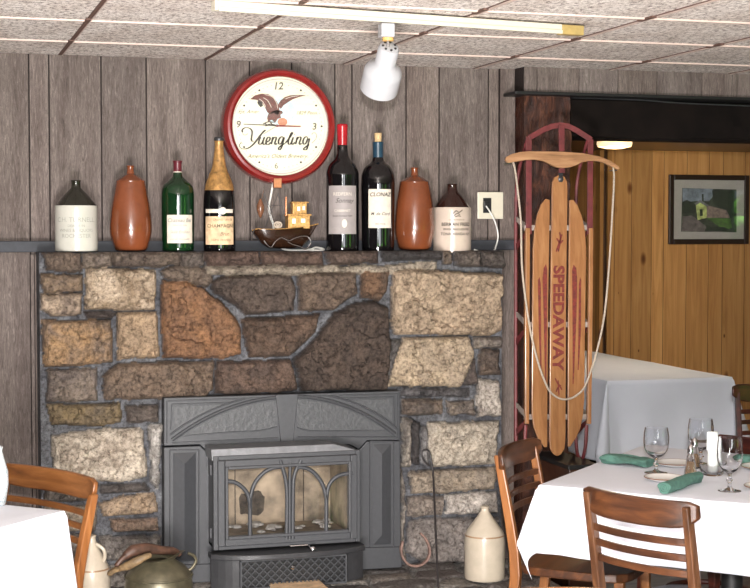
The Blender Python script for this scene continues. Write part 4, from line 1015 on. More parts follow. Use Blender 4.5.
# ------------------------------------------------------------------ CHEST and SLED
CHZ = P(560, 459, -.42).z
ax_, bx_ = P(534, 470, -.2).x, P(596, 470, -.6).x
t = thing('wooden_chest', ((ax_+bx_)/2, -.42, 0), 'dark brown wooden chest under the sled behind the chair', 'chest')
mb = MB(); mb.box(ax_, bx_, -.58, -.2, 0.0, CHZ-.02); obj('body', mb, M['darkwood'], t, bevel=.005)
mb = MB(); mb.box(ax_-.01, bx_+.015, -.595, -.19, CHZ-.02, CHZ); obj('lid', mb, M['black'], t, bevel=.003)
def sled():
    yt, yb = -.31, -.44
    A = P(560, 125, yt); B = P(560, 457, yb)
    xv = Vector((1, 0, 0)); dn = (B-A); dn = Vector((0, dn.y, dn.z)).normalized(); nb = Vector((0, 1, 0)); nb = (nb-dn*nb.dot(dn)).normalized()
    nrm = xv.cross(dn).normalized();
    if nrm.y < 0: nrm = -nrm
    def S(px, py, d=0):      # on tilted plane, d metres behind it
        r = ray(px, py); tt = (A-CAM).dot(nrm)/r.dot(nrm); return CAM+r*tt+nrm*d
    t = thing('wooden_sled', S(560, 457, .05), 'old wooden sled with red metal frame standing upright against the post', 'sled')
    def slab(pts, d0, d1, m=0, mb=None):
        mb = mb or MB(); a = [S(x, y, d0) for x, y in pts]; return mb.prism(a, [p+nrm*(d1-d0) for p in a], m)
    def art(u, v, k=0): return (u, v)
    TH = .012
    ctr = [(552.2,190),(552.6,182),(555,177),(560,174.5),(565,177),(567.2,182),(567.6,190),(566.2,300),(565.6,440),(564.6,449),(561,454.5),(557.6,456),(554,454.5),(550.6,449),(549.6,440),(550.6,300)]
    slab(ctr, 0, TH); mb = slab(ctr, 0, TH); o = obj('centre_slat', mb, M['deck'], t, bevel=.002)
    lft = [(550,200),(546,198.6),(541.5,204),(537.5,215),(534.8,230),(533.2,250),(532.6,300),(532,400),(532.3,415),(534,427),(538,438),(544.8,447.5),(547.3,447),(547.6,400),(548.4,300)]
    ol = obj('deck_slat', slab(lft, 0, TH), M['deck'], t, bevel=.002)
    rgt = [(569.8,200),(573,199.5),(577.5,205),(582,216),(585,230),(586.4,250),(585.6,300),(584.4,400),(583.2,415),(580.5,428),(576,438),(570.2,447),(568.2,446.5),(568,400),(568.6,300)]
    orr = obj('deck_slat', slab(rgt, 0, TH), M['deck'], t, bevel=.002)
    for l in ([(526.0,228),(530.2,228),(529.6,330),(529.2,424),(525.6,424),(525.4,330)], [(589.4,228),(593.6,228),(592.6,330),(591.4,424),(587.6,424),(588.6,330)]): obj('side_rail', slab(l, 0, .018), M['deck'], t, bevel=.002)
    # painted stripes
    def stripe(par, pts): v = [S(x, y, -.0006) for x, y in pts]; mb = MB(); mb.add(v, [list(range(len(v)))], 0, False); obj('painted_stripe', mb, M['sledred2'], par)
    stripe(ol, [(542.5,278),(543.5,268),(546,264),(547.2,270),(547,320),(546.2,383),(545.2,383),(543.6,320)])
    stripe(ol, [(537.8,280),(539.6,277),(540.8,284),(541,330),(541.6,372),(540.4,372),(538.6,330)])
    stripe(orr, [(572,270),(573.6,264.5),(576.2,268),(577.2,278),(576.4,320),(573.6,384),(572.6,384),(572.4,320)])
    stripe(orr, [(578.8,284),(580,277),(581.2,280),(581,330),(578.6,370),(577.6,370),(578.4,330)])
    # lettering down the centre slat
    mb = MB(); L0, L1 = S(559, 265.5, -.0007), S(558, 371.5, -.0007); ln = (L1-L0).length; s = pxs(559, 318, -.37)
    v, f = text2d('SPEEDAWAY', 1.0, 0, .04); xa = min(p[0] for p in v); xb = max(p[0] for p in v); ya = min(p[1] for p in v); yb_ = max(p[1] for p in v)
    hgt = 12.5*s; dv = (L1-L0).normalized(); up = xv
    pts = [L0+dv*((p[0]-xa)/(xb-xa)*ln)+up*(((p[1]-ya)/(yb_-ya)-.5)*hgt) for p in v]
    mb.add(pts, f, 0, False)
    for st in ([(556,252),(559,243),(562,234)], [(556.5,238),(560,243),(563,240)], [(559.5,232),(560.5,240),(558,252)]): ribbon(mb, st, lambda q: 1.6, lambda a, b: S(a, b, -.0007))
    for st in ([(555,378),(558,384),(561,386)], [(556,392),(559,386),(562,390)], [(558,380),(559,396)]): ribbon(mb, st, lambda q: 1.5, lambda a, b: S(a, b, -.0007))
    obj('lettering', mb, M['sledred2'], o)
    # cross braces behind deck
    for y in (227.5, 324.5, 417): obj('cross_brace', slab([(525.5,y-2.6),(592.5,y-2.6),(592.5,y+2.6),(525.5,y+2.6)], TH+.0005, TH+.008), M['sledgrey'], t)
    # red frame (bumper)
    mb = MB()
    def strap(pts, w, side=(1, 0, 0), d=.01): mb.bar([S(x, y, d) for x, y in pts], w, .006, side)
    s_ = pxs(560, 150, -.3)
    strap([(529.6,234),(529.6,180),(529.6,136.5)], 6*s_); strap([(590.8,234),(591,180),(591.4,139)], 6*s_)
    for a in ([(529.8,137.5),(545,129),(553,126),(561,124.8),(569,126),(578,130.5),(592,139.5)],):
        mb.bar([S(x, y, .008) for x, y in a], 5.5*s_, .006, (0, 0, 1))
    fr = obj('front_frame', mb, M['sledred'], t, bevel=.001)
    mb = MB(); mb.bar([S(x, y, -.004) for x, y in ((561,125.5),(561.2,150),(561.3,173))], [6.5*s_, 5.6*s_, 6.4*s_], .008, (1, 0, 0)); obj('steering_post', mb, M['sledred'], t, bevel=.001)
    mb = MB(); mb.lathe([(.012, 0), (.012, .006), (.005, .01)], S(560.5, 179, -.0005), 14, mat=Matrix.Rotation(PI/2, 3, 'X')); mb.bar([S(561, 170, .004), S(560.5, 182, .001)], .018, .006, (1, 0, 0)); obj('pivot_bolt', mb, M['irondk'], t)
    bar = [(503.8,161),(504.6,157.5),(510,154.6),(518,152.6),(527,151.8),(545,152),(561,152.2),(580,153.6),(596,156.4),(608,161),(616,166.5),(618,169.5),(616,170.5),(609,167),(603,163.6),(596,161.6),(588,161.4),(580,163),(574,166),(568,168),(561,168.6),(554,167.6),(548,164.6),(541,161.4),(533,160.2),(524,160.6),(514,162.4),(507,163.6)]
    obj('steering_bar', slab(bar, -.022, -.005), M['deck_x'], t, bevel=.003)
    # runners: behind the deck
    for sx, x_ in ((0, 529), (1, 590)):
        mb = MB(); dd = .15
        path = [(x_, 137, .012), (x_, 150, .06), (x_, 170, .12), (x_, 200, .148), (x_, 300, .15), (x_, 400, .15), (x_, 440, .147), (x_-.5, 455, .125), (x_-1, 461, .09), (x_-1.5, 458, .055), (x_-1.5, 445, .03), (x_-1.5, 425, .02)]
        mb.tube(smoothpath([S(a, b, d) for a, b, d in path]), .0065, 8, flat=1.2)
        obj('runner', mb, M['sledred'], t)
        for y in (227.5, 324.5, 417):
            mb = MB(); p0 = S(x_, y-4, .02); p1 = S(x_, y-14, .146); p2 = S(x_, y+6, .02)
            mb.bar([S(x_, y, .018), S(x_, y-12, .148)], [.03, .02], .004, (0, 0, 1)); obj('strut', mb, M['sledgrey'], t)
            mb = MB(); mb.bar([S(x_, y+3, .018), S(x_, y+17, .148)], [.012, .03], .004, (0, 0, 1)); obj('strut', mb, M['sledred'], t)
    # rope
    mb = MB()
    rp = [(511.5,162,-.015),(513,175,-.03),(518,220,-.03),(519.5,270,-.03),(526,321,-.03),(534,358,-.03),(544,386,-.03),(551,395,-.03),(559,399,-.03),(567,398.5,-.03),(574,395,-.03),(582,386,-.03),(592,358,-.03),(600.5,321,-.03),(605,280,-.03),(609,220,-.03),(611,180,-.03),(611.5,168,-.015)]
    mb.tube(smoothpath([S(*p) for p in rp]), .0045, 8); obj('pull_rope', mb, M['rope'], t)
    mb = MB()
    for x, y in ((508, 164), (613, 171)): mb.tube([S(x-5, y, -.01), S(x+3, y-.5, -.012)], .003, 6)
    obj('eye_bolt', mb, M['steel'], t)
sled()

# ------------------------------------------------------------------ FAR ROOM THINGS
def picture():
    Y = PY-.03
    t = thing('framed_picture', P(711, 243, Y), 'dark framed country house photograph hanging on the knotty pine wall', 'picture')
    X0, Z1 = PX(670, 174.5, Y); X1, Z0 = PX(749, 244, Y)
    w = .038
    mb = MB(); mb.box(X0, X0+w, Y, PY-.001, Z0, Z1); mb.box(X1-w, X1, Y, PY-.001, Z0, Z1); mb.box(X0+w, X1-w, Y, PY-.001, Z1-w, Z1); mb.box(X0+w, X1-w, Y, PY-.001, Z0, Z0+w); obj('frame', mb, M['frame'], t, bevel=.004)
    mb = MB(); mb.box(X0+w, X1-w, Y+.015, PY-.002, Z0+w, Z1-w); mt = obj('mat_board', mb, M['mat'], t)
    mb = MB(); mb.box(X0+w, X1-w, Y+.008, Y+.010, Z0+w, Z1-w); obj('glass', mb, M['glass'], t)
    yy = Y+.0145
    def q(u, v): return P(660+u/6.533, 165+v/6.533, yy)
    def poly(pts, mat, d, nm):
        mb = MB(); mb.add([(p.x, yy-d, p.z) for p in [q(*a) for a in pts]], [list(range(len(pts)))], 0, False); obj(nm, mb, mat, mt)
    poly([(145,150),(500,160),(500,440),(138,435)], flat('print dark green', (58, 66, 52), .6, var=.4, nscale=30), 0, 'print')
    dkp = flat('print trees', (34, 44, 32), .6, var=.5, nscale=60)
    poly([(147,152),(345,156),(350,200),(320,236),(240,235),(147,245)], flat('print sky', (130, 140, 152), .6, var=.3, nscale=14), .0004, 'print_sky')
    poly([(145,335),(210,330),(300,400),(420,438),(142,434)], flat('print road', (110, 100, 98), .6, var=.25), .0004, 'print_road')
    poly([(232,250),(262,240),(305,262),(305,345),(245,360)], flat('print house', (186, 196, 120), .6, var=.3), .0008, 'print_house')
    poly([(305,262),(450,300),(455,345),(305,345)], flat('print wall', (140, 120, 112), .6, var=.3), .0006, 'print_wall')
    poly([(300,345),(460,350),(470,410),(420,425)], flat('print lawn', (74, 112, 40), .6, var=.3), .0006, 'print_lawn')
    poly([(147,240),(175,228),(215,246),(235,262),(232,312),(147,318)], dkp, .0007, 'print_tree')
    poly([(340,165),(380,156),(430,170),(470,160),(496,180),(496,330),(460,345),(430,290),(380,280),(350,250)], dkp, .0007, 'print_tree')
    poly([(222,252),(262,228),(318,262),(305,270),(262,246),(236,262)], flat('print roof', (120, 118, 122), .6), .0010, 'print_roof')
    poly([(258,290),(278,288),(280,330),(262,336)], dkp, .0010, 'print_door')
    poly([(272,190),(284,188),(286,240),(274,240)], dkp, .0009, 'print_chimney')
    poly([(305,400),(420,405),(466,432),(290,434)], dkp, .0007, 'print_shade')
picture()
c = Q(614, 139, FC); c.x = c.x
def lamp_at():
    c = Q(614.5, 137, FC); s = (c-CAM).length/F; r = 17.5*s
    t = thing('ceiling_lamp', (c.x, c.y, FC), 'round flush ceiling lamp glowing warm white in the back room', 'ceiling lamp')
    mb = MB(); mb.lathe([(r*1.0, 0), (r*1.02, -.015), (r*1.0, -.03)], c, 40); obj('lamp_ring', mb, M['lampmetal'], t)
    mb = MB(); mb.lathe([(r*.98, -.0305), (r*.99, -.045), (r*.93, -.062), (r*.5, -.072), (.001, -.074)], c, 40); obj('lamp_glass', mb, M['lampglass'], t)
    return c
LC = lamp_at()

# ------------------------------------------------------------------ CHAIRS
def chair(A, B, label, wood_, woodx, w=.40, top=.84, seat_mat=None, seat_round=True, name='dining_chair', group='wooden slat back dining chairs', crest_arch=.0, lean=.07):
    """A,B: world points at left and right ends of the crest as the sitter would have them on his left/right? A->B, facing = A->B rotated +90"""
    d = Vector((B.x-A.x, B.y-A.y, 0)); mid = (A+B)/2; ang = math.atan2(d.y, d.x)
    fx = Vector((math.cos(ang+PI/2), math.sin(ang+PI/2), 0)); org = Vector((mid.x, mid.y, 0))+fx*(.19+lean)
    k = top/.84; t = thing(name, org, label, 'chair', group, rz=ang); hw = w/2
    def yb(z):  # y of stile at height z
        return -.19-lean*max(0, (z-.44*k)/(.40*k))**1.2+(-.05*(1-z/(.44*k)) if z < .44*k else 0)
    def xs_(z): return hw-.025+.010*(z/top)
    for sg in (-1, 1):
        mb = MB(); zz = [0, .15, .3, .42, .5, .6, .7, .78, top-.012]
        mb.bar([(sg*xs_(z*k if z < .8 else z), yb(z*k if z < .8 else z), z*k if z < .8 else z) for z in zz], [.026, .03, .034, .036, .034, .032, .03, .028, .026], [.024, .026, .028, .03, .028, .026, .024, .022, .02], (0, 1, 0)); obj('leg', mb, wood_, t, bevel=.004, world=False)
        mb = MB(); mb.bar([(sg*(hw-.02), .185, 0), (sg*(hw-.025), .175, .2), (sg*(hw-.03), .165, .43)], [.022, .028, .034], [.022, .028, .034], (0, 1, 0)); obj('leg', mb, wood_, t, bevel=.005, world=False)
    # crest rail: curved, arched
    mb = MB(); rs = []; n = 16
    for i in range(n+1):
        u = -1+2*i/n; x = u*(hw+.012); z1 = top+crest_arch*(1-u*u); h = .080*k-.012*abs(u)**6*2
        yc = yb(top-.04)+.018-.045*(1-u*u); 
        e = .010 if abs(u) > .97 else 0
        rs.append([(x, yc-.010, z1-h+e), (x, yc+.010, z1-h+e), (x, yc+.004, z1-e), (x, yc-.014, z1-e)])
    mb.rings(rs, smooth=True); obj('crest_rail', mb, woodx, t, bevel=.005, world=False)
    for zc in (.720*k, .675*k, .628*k):
        mb = MB(); pth = []
        for i in range(11):
            u = -1+2*i/10; pth.append((u*(xs_(zc)-.004), yb(zc)+.004-.03*(1-u*u), zc))
        mb.bar(pth, .012, .021, (0, 1, 0)); obj('slat', mb, woodx, t, bevel=.003, world=False)
    # seat frame and cushion
    def se(sc, pw=4.5, n=36):
        out = []
        for i in range(n):
            a_ = 2*PI*i/n; c_, s_ = math.cos(a_), math.sin(a_); r = (abs(c_)**pw+abs(s_)**pw)**(-1/pw)
            out.append((c_*r*(hw+.0)*sc*(1.0+.04*s_), s_*r*.205*sc, 0))
        return out
    mb = MB(); f = se(1.0); mb.prism([(x, y, .455*k) for x, y, _ in f], [(x, y, .425*k) for x, y, _ in f]); obj('seat', mb, woodx, t, bevel=.006, world=False)
    if seat_mat:
        mb = MB(); rs = []
        for sc, z_ in ((.97, .4552), (.985, .468), (.95, .482), (.8, .49), (.5, .494), (.05, .495)): rs.append([(x, y, z_*k) for x, y, _ in se(sc)])
        mb.rings(rs); obj('cushion', mb, seat_mat, t, world=False)
    # bentwood stretcher ring
    mb = MB(); ring = []
    for i in range(28): a_ = 2*PI*i/28; ring.append(((hw-.035)*math.cos(a_), .165*math.sin(a_), .25*k))
    mb.tube(ring, .010, 8, closed=True); obj('stretcher', mb, wood_, t, world=False)
    return t
# left table's chair: sitter faces the camera side; A is on image right so that facing points to the table
zt_ = .80
A = Q(100, 478, zt_); B = Q(7, 462, zt_)
chair(A, B, 'honey oak slat back chair at the left hand table before the stonework', M['chair'], M['chair_x'], w=(A-B).length, top=.80, lean=.09)
# front chair seen from behind
A = Q(583, 486, .84); B = Q(691, 503, .84)
chair(A, B, 'dark stained chair seen from behind, pulled up to the front of the white table', M['chairdk'], M['chairdk_x'], w=(B-A).length+.0, seat_mat=M['vinyl'])
# chair on the left side of the right table: seen from its rear-right; facing right
A = Q(535, 436, .84); B = Q(493, 453, .84)
chair(A, B, 'dark brown slat back chair between the sled and the white table', M['chair'], M['chairdk_x'], w=.40)
# chair behind right table
A = Q(800, 446, .79); B = Q(722, 434, .79)
chair(A, B, 'mahogany chair with rounded crest on the far side of the right table', M['mahog'], M['mahog'], w=.42, top=.79)
# near chair bottom edge
A = Q(500, 595, .84); B = Q(620, 595, .84)
chair(A, B, 'light orange oak chair whose rounded crest just shows at the bottom edge', M['chair'], M['chair_x'], w=.34, top=.84, crest_arch=.022)
# mahogany chair by far table
A = Q(806, 384, .88); B = Q(752, 384, .88)
chair(A, B, 'dark chair standing behind the far white table at the right edge', M['mahog'], M['mahog'], w=.42, top=.88)

# ------------------------------------------------------------------ TABLES with cloths
def table(corner, ang, sx, sy, drop, label, cl_label, seed=1, ztop=.752, wave=1.0, flare=.072, peak=.62):
    """corner = near-left corner (world), ang = direction of local x axis; table extends +x local (sx) and +y local (sy)"""
    ux = Vector((math.cos(ang), math.sin(ang), 0)); uy = Vector((-math.sin(ang), math.cos(ang), 0))
    cen = Vector((corner.x, corner.y, 0))+ux*sx/2+uy*sy/2
    t = thing('dining_table', cen, label, 'table', 'tables under white cloths', rz=ang)
    mb = MB(); mb.box(-sx/2, sx/2, -sy/2, sy/2, ztop-.035, ztop-.003); obj('tabletop', mb, M['darkwood'], t, bevel=.01, world=False)
    mb = MB(); mb.lathe([(.04, .03), (.045, .1), (.035, .3), (.04, .66), (.09, .70), (.09, ztop-.036)], (0, 0, 0), 20); obj('pedestal', mb, M['black'], t, world=False)
    for k in range(4):
        a_ = PI/4+k*PI/2; c_, s_ = math.cos(a_), math.sin(a_); mb = MB()
        mb.bar([(c_*.03, s_*.03, .07), (c_*.2, s_*.2, .045), (c_*.33, s_*.33, .02)], [.06, .05, .04], [.05, .035, .03], (-s_, c_, 0)); obj('foot', mb, M['black'], t, bevel=.004, world=False)
    hx, hy = sx/2+.004, sy/2+.004
    r = np.random.default_rng(seed); ph = r.uniform(0, 6, 8)
    st = .016
    def axis(h):
        a_ = list(np.linspace(-h, h, int(2*h/.03)+2)); e = list(np.linspace(0, drop, int(drop/st)+2))[1:]
        return [-h-q for q in reversed(e)]+a_+[h+q for q in e]
    ax_, ay_ = axis(hx), axis(hy); nx, ny = len(ax_), len(ay_); V = []
    for b_ in ay_:
        for a_ in ax_:
            ex = max(abs(a_)-hx, 0); ey = max(abs(b_)-hy, 0); sxg = 1 if a_ > 0 else -1; syg = 1 if b_ > 0 else -1
            px_, py_ = max(-hx, min(hx, a_)), max(-hy, min(hy, b_)); s = math.hypot(ex, ey)
            if s == 0:
                e1 = min(hx-abs(px_), hy-abs(py_)); z = ztop+.003-(.004*max(0, 1-e1/.012)**2)
                z += .0012*math.sin(px_*9+ph[0])*math.sin(py_*7+ph[1])
                if abs(px_) < .006 or abs(py_) < .006: z += .0015
                V.append((px_, py_, z)); continue
            dx, dy = ex/s*sxg, ey/s*syg; phi = math.atan2(ey, ex); cw = math.sin(2*phi)**1.0
            al = py_ if ex > ey else px_; al2 = al
            wv = (math.sin(al2*11+ph[2])*.010+math.sin(al2*23+ph[3])*.005+math.sin(al2*5+ph[4])*.010)*wave*min(1, s/drop)*(1-cw)
            # folds gather beside corner
            dc = min(hx-abs(px_), hy-abs(py_)) if False else ((hy-abs(py_)) if ex > ey else (hx-abs(px_)))
            wv += -.016*math.exp(-((dc-.07)/.05)**2)*min(1, s/drop)*(1-cw)
            off = .006*min(1, s/.01)+.10*s*(1-cw)*.4+cw*flare*(lambda q: q/peak if q < peak else 1-.75*(q-peak)/(1.0001-peak))(min(1, s/(1.414*drop)))+wv
            z = ztop-.001-max(0, math.sqrt(max(0, s*s*(1-(.12*cw)**2)))-.003)
            V.append((px_+dx*off, py_+dy*off, z))
    mb = MB(); mb.add(V, [(j*nx+i, j*nx+i+1, (j+1)*nx+i+1, (j+1)*nx+i) for j in range(ny-1) for i in range(nx-1)])
    o = obj('tablecloth', mb, M['cloth'], None); o.location = cen; o.rotation_euler.z = ang
    so = o.modifiers.new('s', 'SOLIDIFY'); so.thickness = .0012; so.offset = 1
    tag(o, cl_label, 'tablecloth', 'white tablecloths')
    return t
N_ = Q(541, 484, .755); K_ = Q(640, 444.5, .755); E_ = Q(750, 503.5, .755)
d1 = Vector((E_.x-N_.x, E_.y-N_.y, 0)); ang = math.atan2(d1.y, d1.x)
d2 = K_-N_; ang2 = math.atan2(d2.y, d2.x)-PI/2
angR = (ang+ang2)/2
print('ANG', math.degrees(ang), math.degrees(ang2), 'L', d2.length)
table(N_, angR, 1.0, 1.0, .225, 'square pedestal table at the right, mostly hidden by its cloth', 'white cloth on the right table set with goblets and green napkins', 2)
# left table: visible right corner
Rc = Q(62, 510, .755); L1_ = Q(0, 528, .755); L2_ = Q(0, 503, .755)
dA = (Rc-L1_); angL = math.atan2(dA.y, dA.x); dB = (L2_-Rc); print('LEFT', math.degrees(angL), math.degrees(math.atan2(dB.y, dB.x)))
angL = (math.atan2(dA.y, dA.x)+math.atan2(dB.y, dB.x)-PI/2)/2
print(math.degrees(angL))
ux = Vector((math.cos(angL), math.sin(angL), 0)); uy = Vector((-ux.y, ux.x, 0))
# Rc is the +x corner; which y end? the back edge leaves Rc along +uy, front-right edge leaves along -ux
table(Rc-ux*1.0, angL, 1.0, 1.0, .25, 'square pedestal table at the left edge, mostly hidden by its cloth', 'white cloth on the left table, its corner hanging before the oak chair', 5, wave=1.3, flare=.045, peak=1.0)
# far table aligned with room
Rf = Q(731, 376.5, .755); Lf = Q(601, 379, .755); table(Vector((Lf.x, Rf.y, 0)), 0, Rf.x-Lf.x, 1.9, .46, 'long far table by the pine wall, hidden under its cloth', 'plain white cloth on the bare far table by the pine wall', 9, flare=.12)

# ------------------------------------------------------------------ TABLE SETTINGS
TZ = .7565
def goblet(px, base, topy, label, lx=0):
    c = Q(px, base, TZ); s = (c-CAM).length/F; H = (base-topy)*s*1.0; r = 12.3*s*1.02
    t = thing('water_goblet', c, label, 'glass', 'glass water goblets on the right table')
    outer = [(r*.86, 0), (r*.88, .002), (r*.55, .005), (r*.18, .011), (r*.14, H*.16), (r*.26, H*.2), (r*.14, H*.25), (r*.2, H*.33), (r*.55, H*.39), (r*.86, H*.5), (r*.98, H*.66), (r*.97, H*.85), (r*.88, H)]
    inner = [(r*.85, H), (r*.93, H*.85), (r*.94, H*.66), (r*.82, H*.51), (r*.5, H*.41), (.001, H*.37)]
    sm = lambda q: [(max(p.x, .0004), p.y) for p in smoothpath([(a, b, 0) for a, b in q], 3)]
    mb = MB(); mb.lathe(sm(outer)+sm(inner), c, 32, capb=False); obj('goblet_body', mb, M['goblet_r'], t)
    mb = MB(); mb.lathe([(.001, H*.385), (r*.5, H*.42), (r*.80, H*.52), (r*.85, H*.58), (.001, H*.58)][:], c, 28); 
    return t
m, nt, b = newmat('heavy pressed glass'); b.inputs['Transmission Weight'].default_value = 1; b.inputs['Roughness'].default_value = .01; b.inputs['IOR'].default_value = 1.45
b.inputs['Base Color'].default_value = (.97, .98, 1, 1); M['goblet_r'] = m
goblet(656, 473, 428.5, 'glass goblet behind the left small plate, beside the folded napkin')
goblet(700.5, 466, 420, 'tallest placed glass goblet behind the salt shaker and the white candle')
goblet(729.5, 491, 439, 'nearest glass goblet in front of the green napkin at the right edge')
def plate(px, py, r_, label):
    c = Q(px, py, TZ); s = (c-CAM).length/F; r = r_*s
    t = thing('bread_plate', c, label, 'plate', 'small white plates with a brown rim')
    mb = MB(); mb.lathe([(r*.55, 0), (r*.6, .001), (r*.9, .009), (r*.985, .013), (r*.98, .0145), (r*.88, .012), (r*.6, .005), (.001, .0045)], c, 48); pl = obj('plate_body', mb, M['china'], t)
    mb = MB(); mb.lathe([(r*.985, .0125), (r*1.0, .014), (r*.985, .0155), (r*.97, .0148)], c, 48, capa=False, capb=False); obj('rim_band', mb, M['brown_rim'], pl)
plate(664.5, 481, 20, 'small rimmed plate between the nearest goblet row and the rolled napkin')
plate(675, 466, 20, 'small rimmed plate behind the front left one')
plate(766, 490, 21, 'small rimmed plate cut off by the right edge, nearer one')
plate(764, 470, 22, 'small rimmed plate under the green napkin at the right edge')
def napkin_fold(px0, py0, px1, py1, w, h, label, roll=False, zb=TZ):
    a = Q(px0, py0, zb); b_ = Q(px1, py1, zb); d = (b_-a); L = d.length; d.normalize(); sd = Vector((-d.y, d.x, 0)); n = 20; rs = []
    for i in range(n+1):
        u = i/n; p = a+d*L*u; g = []
        for k in range(20):
            an = 2*PI*k/20; wr = 1+.10*math.sin(3*an+u*7)+.06*math.sin(5*an-u*13)
            if roll: ww = w*(1+.12*math.sin(u*5+1))*(1 if .04 < u < .96 else .9); hh = h
            else: ww = w*(1.05-.25*u+.05*math.sin(u*16)); hh = h*(.75+.2*math.sin(u*9)+.15*(1-u))
            cs, sn = math.cos(an), math.sin(an); e = .6 if not roll else 1
            x_ = (abs(cs)**e)*(1 if cs > 0 else -1)*ww*wr; z_ = max(-h*.98, sn*hh*wr)
            g.append(p+sd*x_+Vector((0, 0, z_+h)))
        rs.append(g)
    mb = MB(); mb.rings(rs)
    if roll:
        for s_, fl in ((0, 1), (1, -1)):
            p = a+d*L*s_-d*fl*.0015; pts = []
            for k in range(26): an = k*.6; rr = w*.9*(1-k/30); pts.append(p+sd*rr*math.cos(an)+Vector((0, 0, h+rr*math.sin(an)*h/w)))
            mb.tube(pts, .0016, 5)
    else:
        # fold line flaps
        mb.tube(smoothpath([a+sd*w*.7+Vector((0, 0, h*1.5)), (a+b_)/2+sd*w*.3+Vector((0, 0, h*1.95)), b_+sd*w*.1+Vector((0, 0, h*1.5))]), .003, 6)
    o = obj('napkin', mb, M['napkin']); return tag(o, label, 'napkin', 'sage green cloth napkins')
napkin_fold(606, 462.5, 650, 467.5, .042, .017, 'flat folded green napkin left of the goblets at the table back')
napkin_fold(664, 494, 698, 482.5, .022, .019, 'rolled green napkin lying before the front plate', roll=True)
napkin_fold(741, 463, 790, 470, .04, .017, 'green napkin piece at the right edge beyond the nearest goblet')
def shaker(px, base, topy, label):
    c = Q(px, base, TZ); s = (c-CAM).length/F; H = (base-topy)*s; r = 6*s
    t = thing('salt_shaker', c, label, 'shaker', 'glass salt and pepper shakers')
    mb = MB(); n = 40; rs = []
    for q, z_ in ((1.0, 0), (1.0, .004), (.86, H*.25), (.68, H*.5), (.48, H*.72)): rs.append([(c.x+r*q*(1+.05*math.cos(k*PI))*math.cos(2*PI*k/n), c.y+r*q*(1+.05*math.cos(k*PI))*math.sin(2*PI*k/n), c.z+z_) for k in range(n)])
    mb.rings(rs); obj('glass_body', mb, M['goblet_r'], t)
    mb = MB(); mb.lathe([(r*.8, .006), (r*.7, H*.25), (r*.52, H*.45)], c, 20); obj('grains', mb, M['salt'], t)
    mb = MB(); mb.lathe([(r*.55, H*.71), (r*.55, H*.82), (r*.42, H*.92), (r*.1, H)], c, 20); obj('cap', mb, M['steel'], t)
shaker(690.5, 476, 445, 'conical glass shaker with steel cap standing in front of its twin')
shaker(694.5, 468, 438, 'conical glass shaker partly hidden behind its twin and the goblet')
# candle in glass dish
c = Q(712.5, 475, TZ); s = (c-CAM).length/F
t = thing('candle_dish', c, 'clear glass dish holding the white candle among the goblets', 'glass dish')
mb = MB(); R = 13*s; mb.lathe([(R*.7, 0), (R*.75, .003), (R*.95, .02), (R*1.0, .038), (R*.95, .038), (R*.88, .02), (R*.6, .008), (.001, .007)], c, 36); obj('dish_body', mb, M['goblet_r'], t)
t = thing('candle', c+Vector((0, 0, .0085)), 'plain white candle standing upright in the glass dish', 'candle')
mb = MB(); r = 5*s; zt = 42*s; mb.lathe([(r, .0085), (r*1.02, zt*.4), (r, zt*.9), (r*.9, zt), (r*.3, zt-.003)], c, 24)
rr = random.Random(1)
for k in range(5): a_ = rr.uniform(0, 6); mb.tube([c+Vector((r*math.cos(a_), r*math.sin(a_), zt)), c+Vector((r*1.1*math.cos(a_), r*1.1*math.sin(a_), zt*rr.uniform(.4, .8)))], .003, 6)
obj('wax', mb, M['wax'], t)
mb = MB(); mb.tube([c+Vector((0, 0, zt-.004)), c+Vector((.001, 0, zt+.008))], .0009, 5); obj('wick', mb, M['poker'], t)
# pale patterned jug at far left on the left table
c = Q(-9, 505, TZ); s = (c-CAM).length/F
t = thing('speckled_pitcher', c, 'pale blue speckled glass pitcher cut off by the left edge on the table', 'pitcher')
m, nt, b = newmat('speckled pale glass'); v = coords(nt); vo = node(nt, 'ShaderNodeTexVoronoi'); vo.inputs['Scale'].default_value = 130; nt.links.new(v, vo.inputs['Vector'])
nt.links.new(ramp(nt, vo.outputs['Distance'], [(.15, (130, 152, 160)), (.45, (196, 202, 204))]), b.inputs['Base Color']); b.inputs['Roughness'].default_value = .2
mb = MB(); mb.lathe([(13*s, 0), (14*s, .004), (16.8*s, 20*s), (16.5*s, 32*s), (13*s, 44*s), (11*s, 52*s), (12*s, 56*s), (11*s, 56*s), (10*s, 51*s)], c, 40); obj('pitcher_body', mb, m, t)
mb = MB(); mb.tube(smoothpath([c+Vector((-11*s, 0, 50*s)), c+Vector((-22*s, 0, 46*s)), c+Vector((-24*s, 0, 30*s)), c+Vector((-16*s, 0, 16*s))]), .006, 8); obj('handle', mb, m, t)

# ------------------------------------------------------------------ HEARTH THINGS
def floorjug(cx, base, prof, Y, label):
    c, pr, s = lprof(cx, Y, prof, base); c2 = Vector((c.x, c.y, HZ+.006)); dz = c2.z-c.z
    t = thing('stoneware_jug', c2, label, 'jug', 'cream jugs on the hearth')
    sm = [(max(p.x, .0005), p.y) for p in smoothpath([(r, z, 0) for r, z in pr[:5]], 4)]; mb = MB(); mb.lathe(sm, c2, 48); obj('body', mb, M['jugfloor'], t)
    sm = [(max(p.x, .0005), p.y) for p in smoothpath([(r, z, 0) for r, z in pr[4:]], 4)]; mb = MB(); mb.lathe(sm, c2, 48); obj('shoulder', mb, M['jugfloor'], t)
    mb = MB(); r, z = pr[4]; mb.lathe([(r*1.0, z-.006), (r*1.015, z-.002), (r*1.0, z+.003)], c2, 48, capa=False, capb=False); obj('glaze_band', mb, M['jugband'], t)
    return t
b0 = Q(484, 578, HZ+.006)
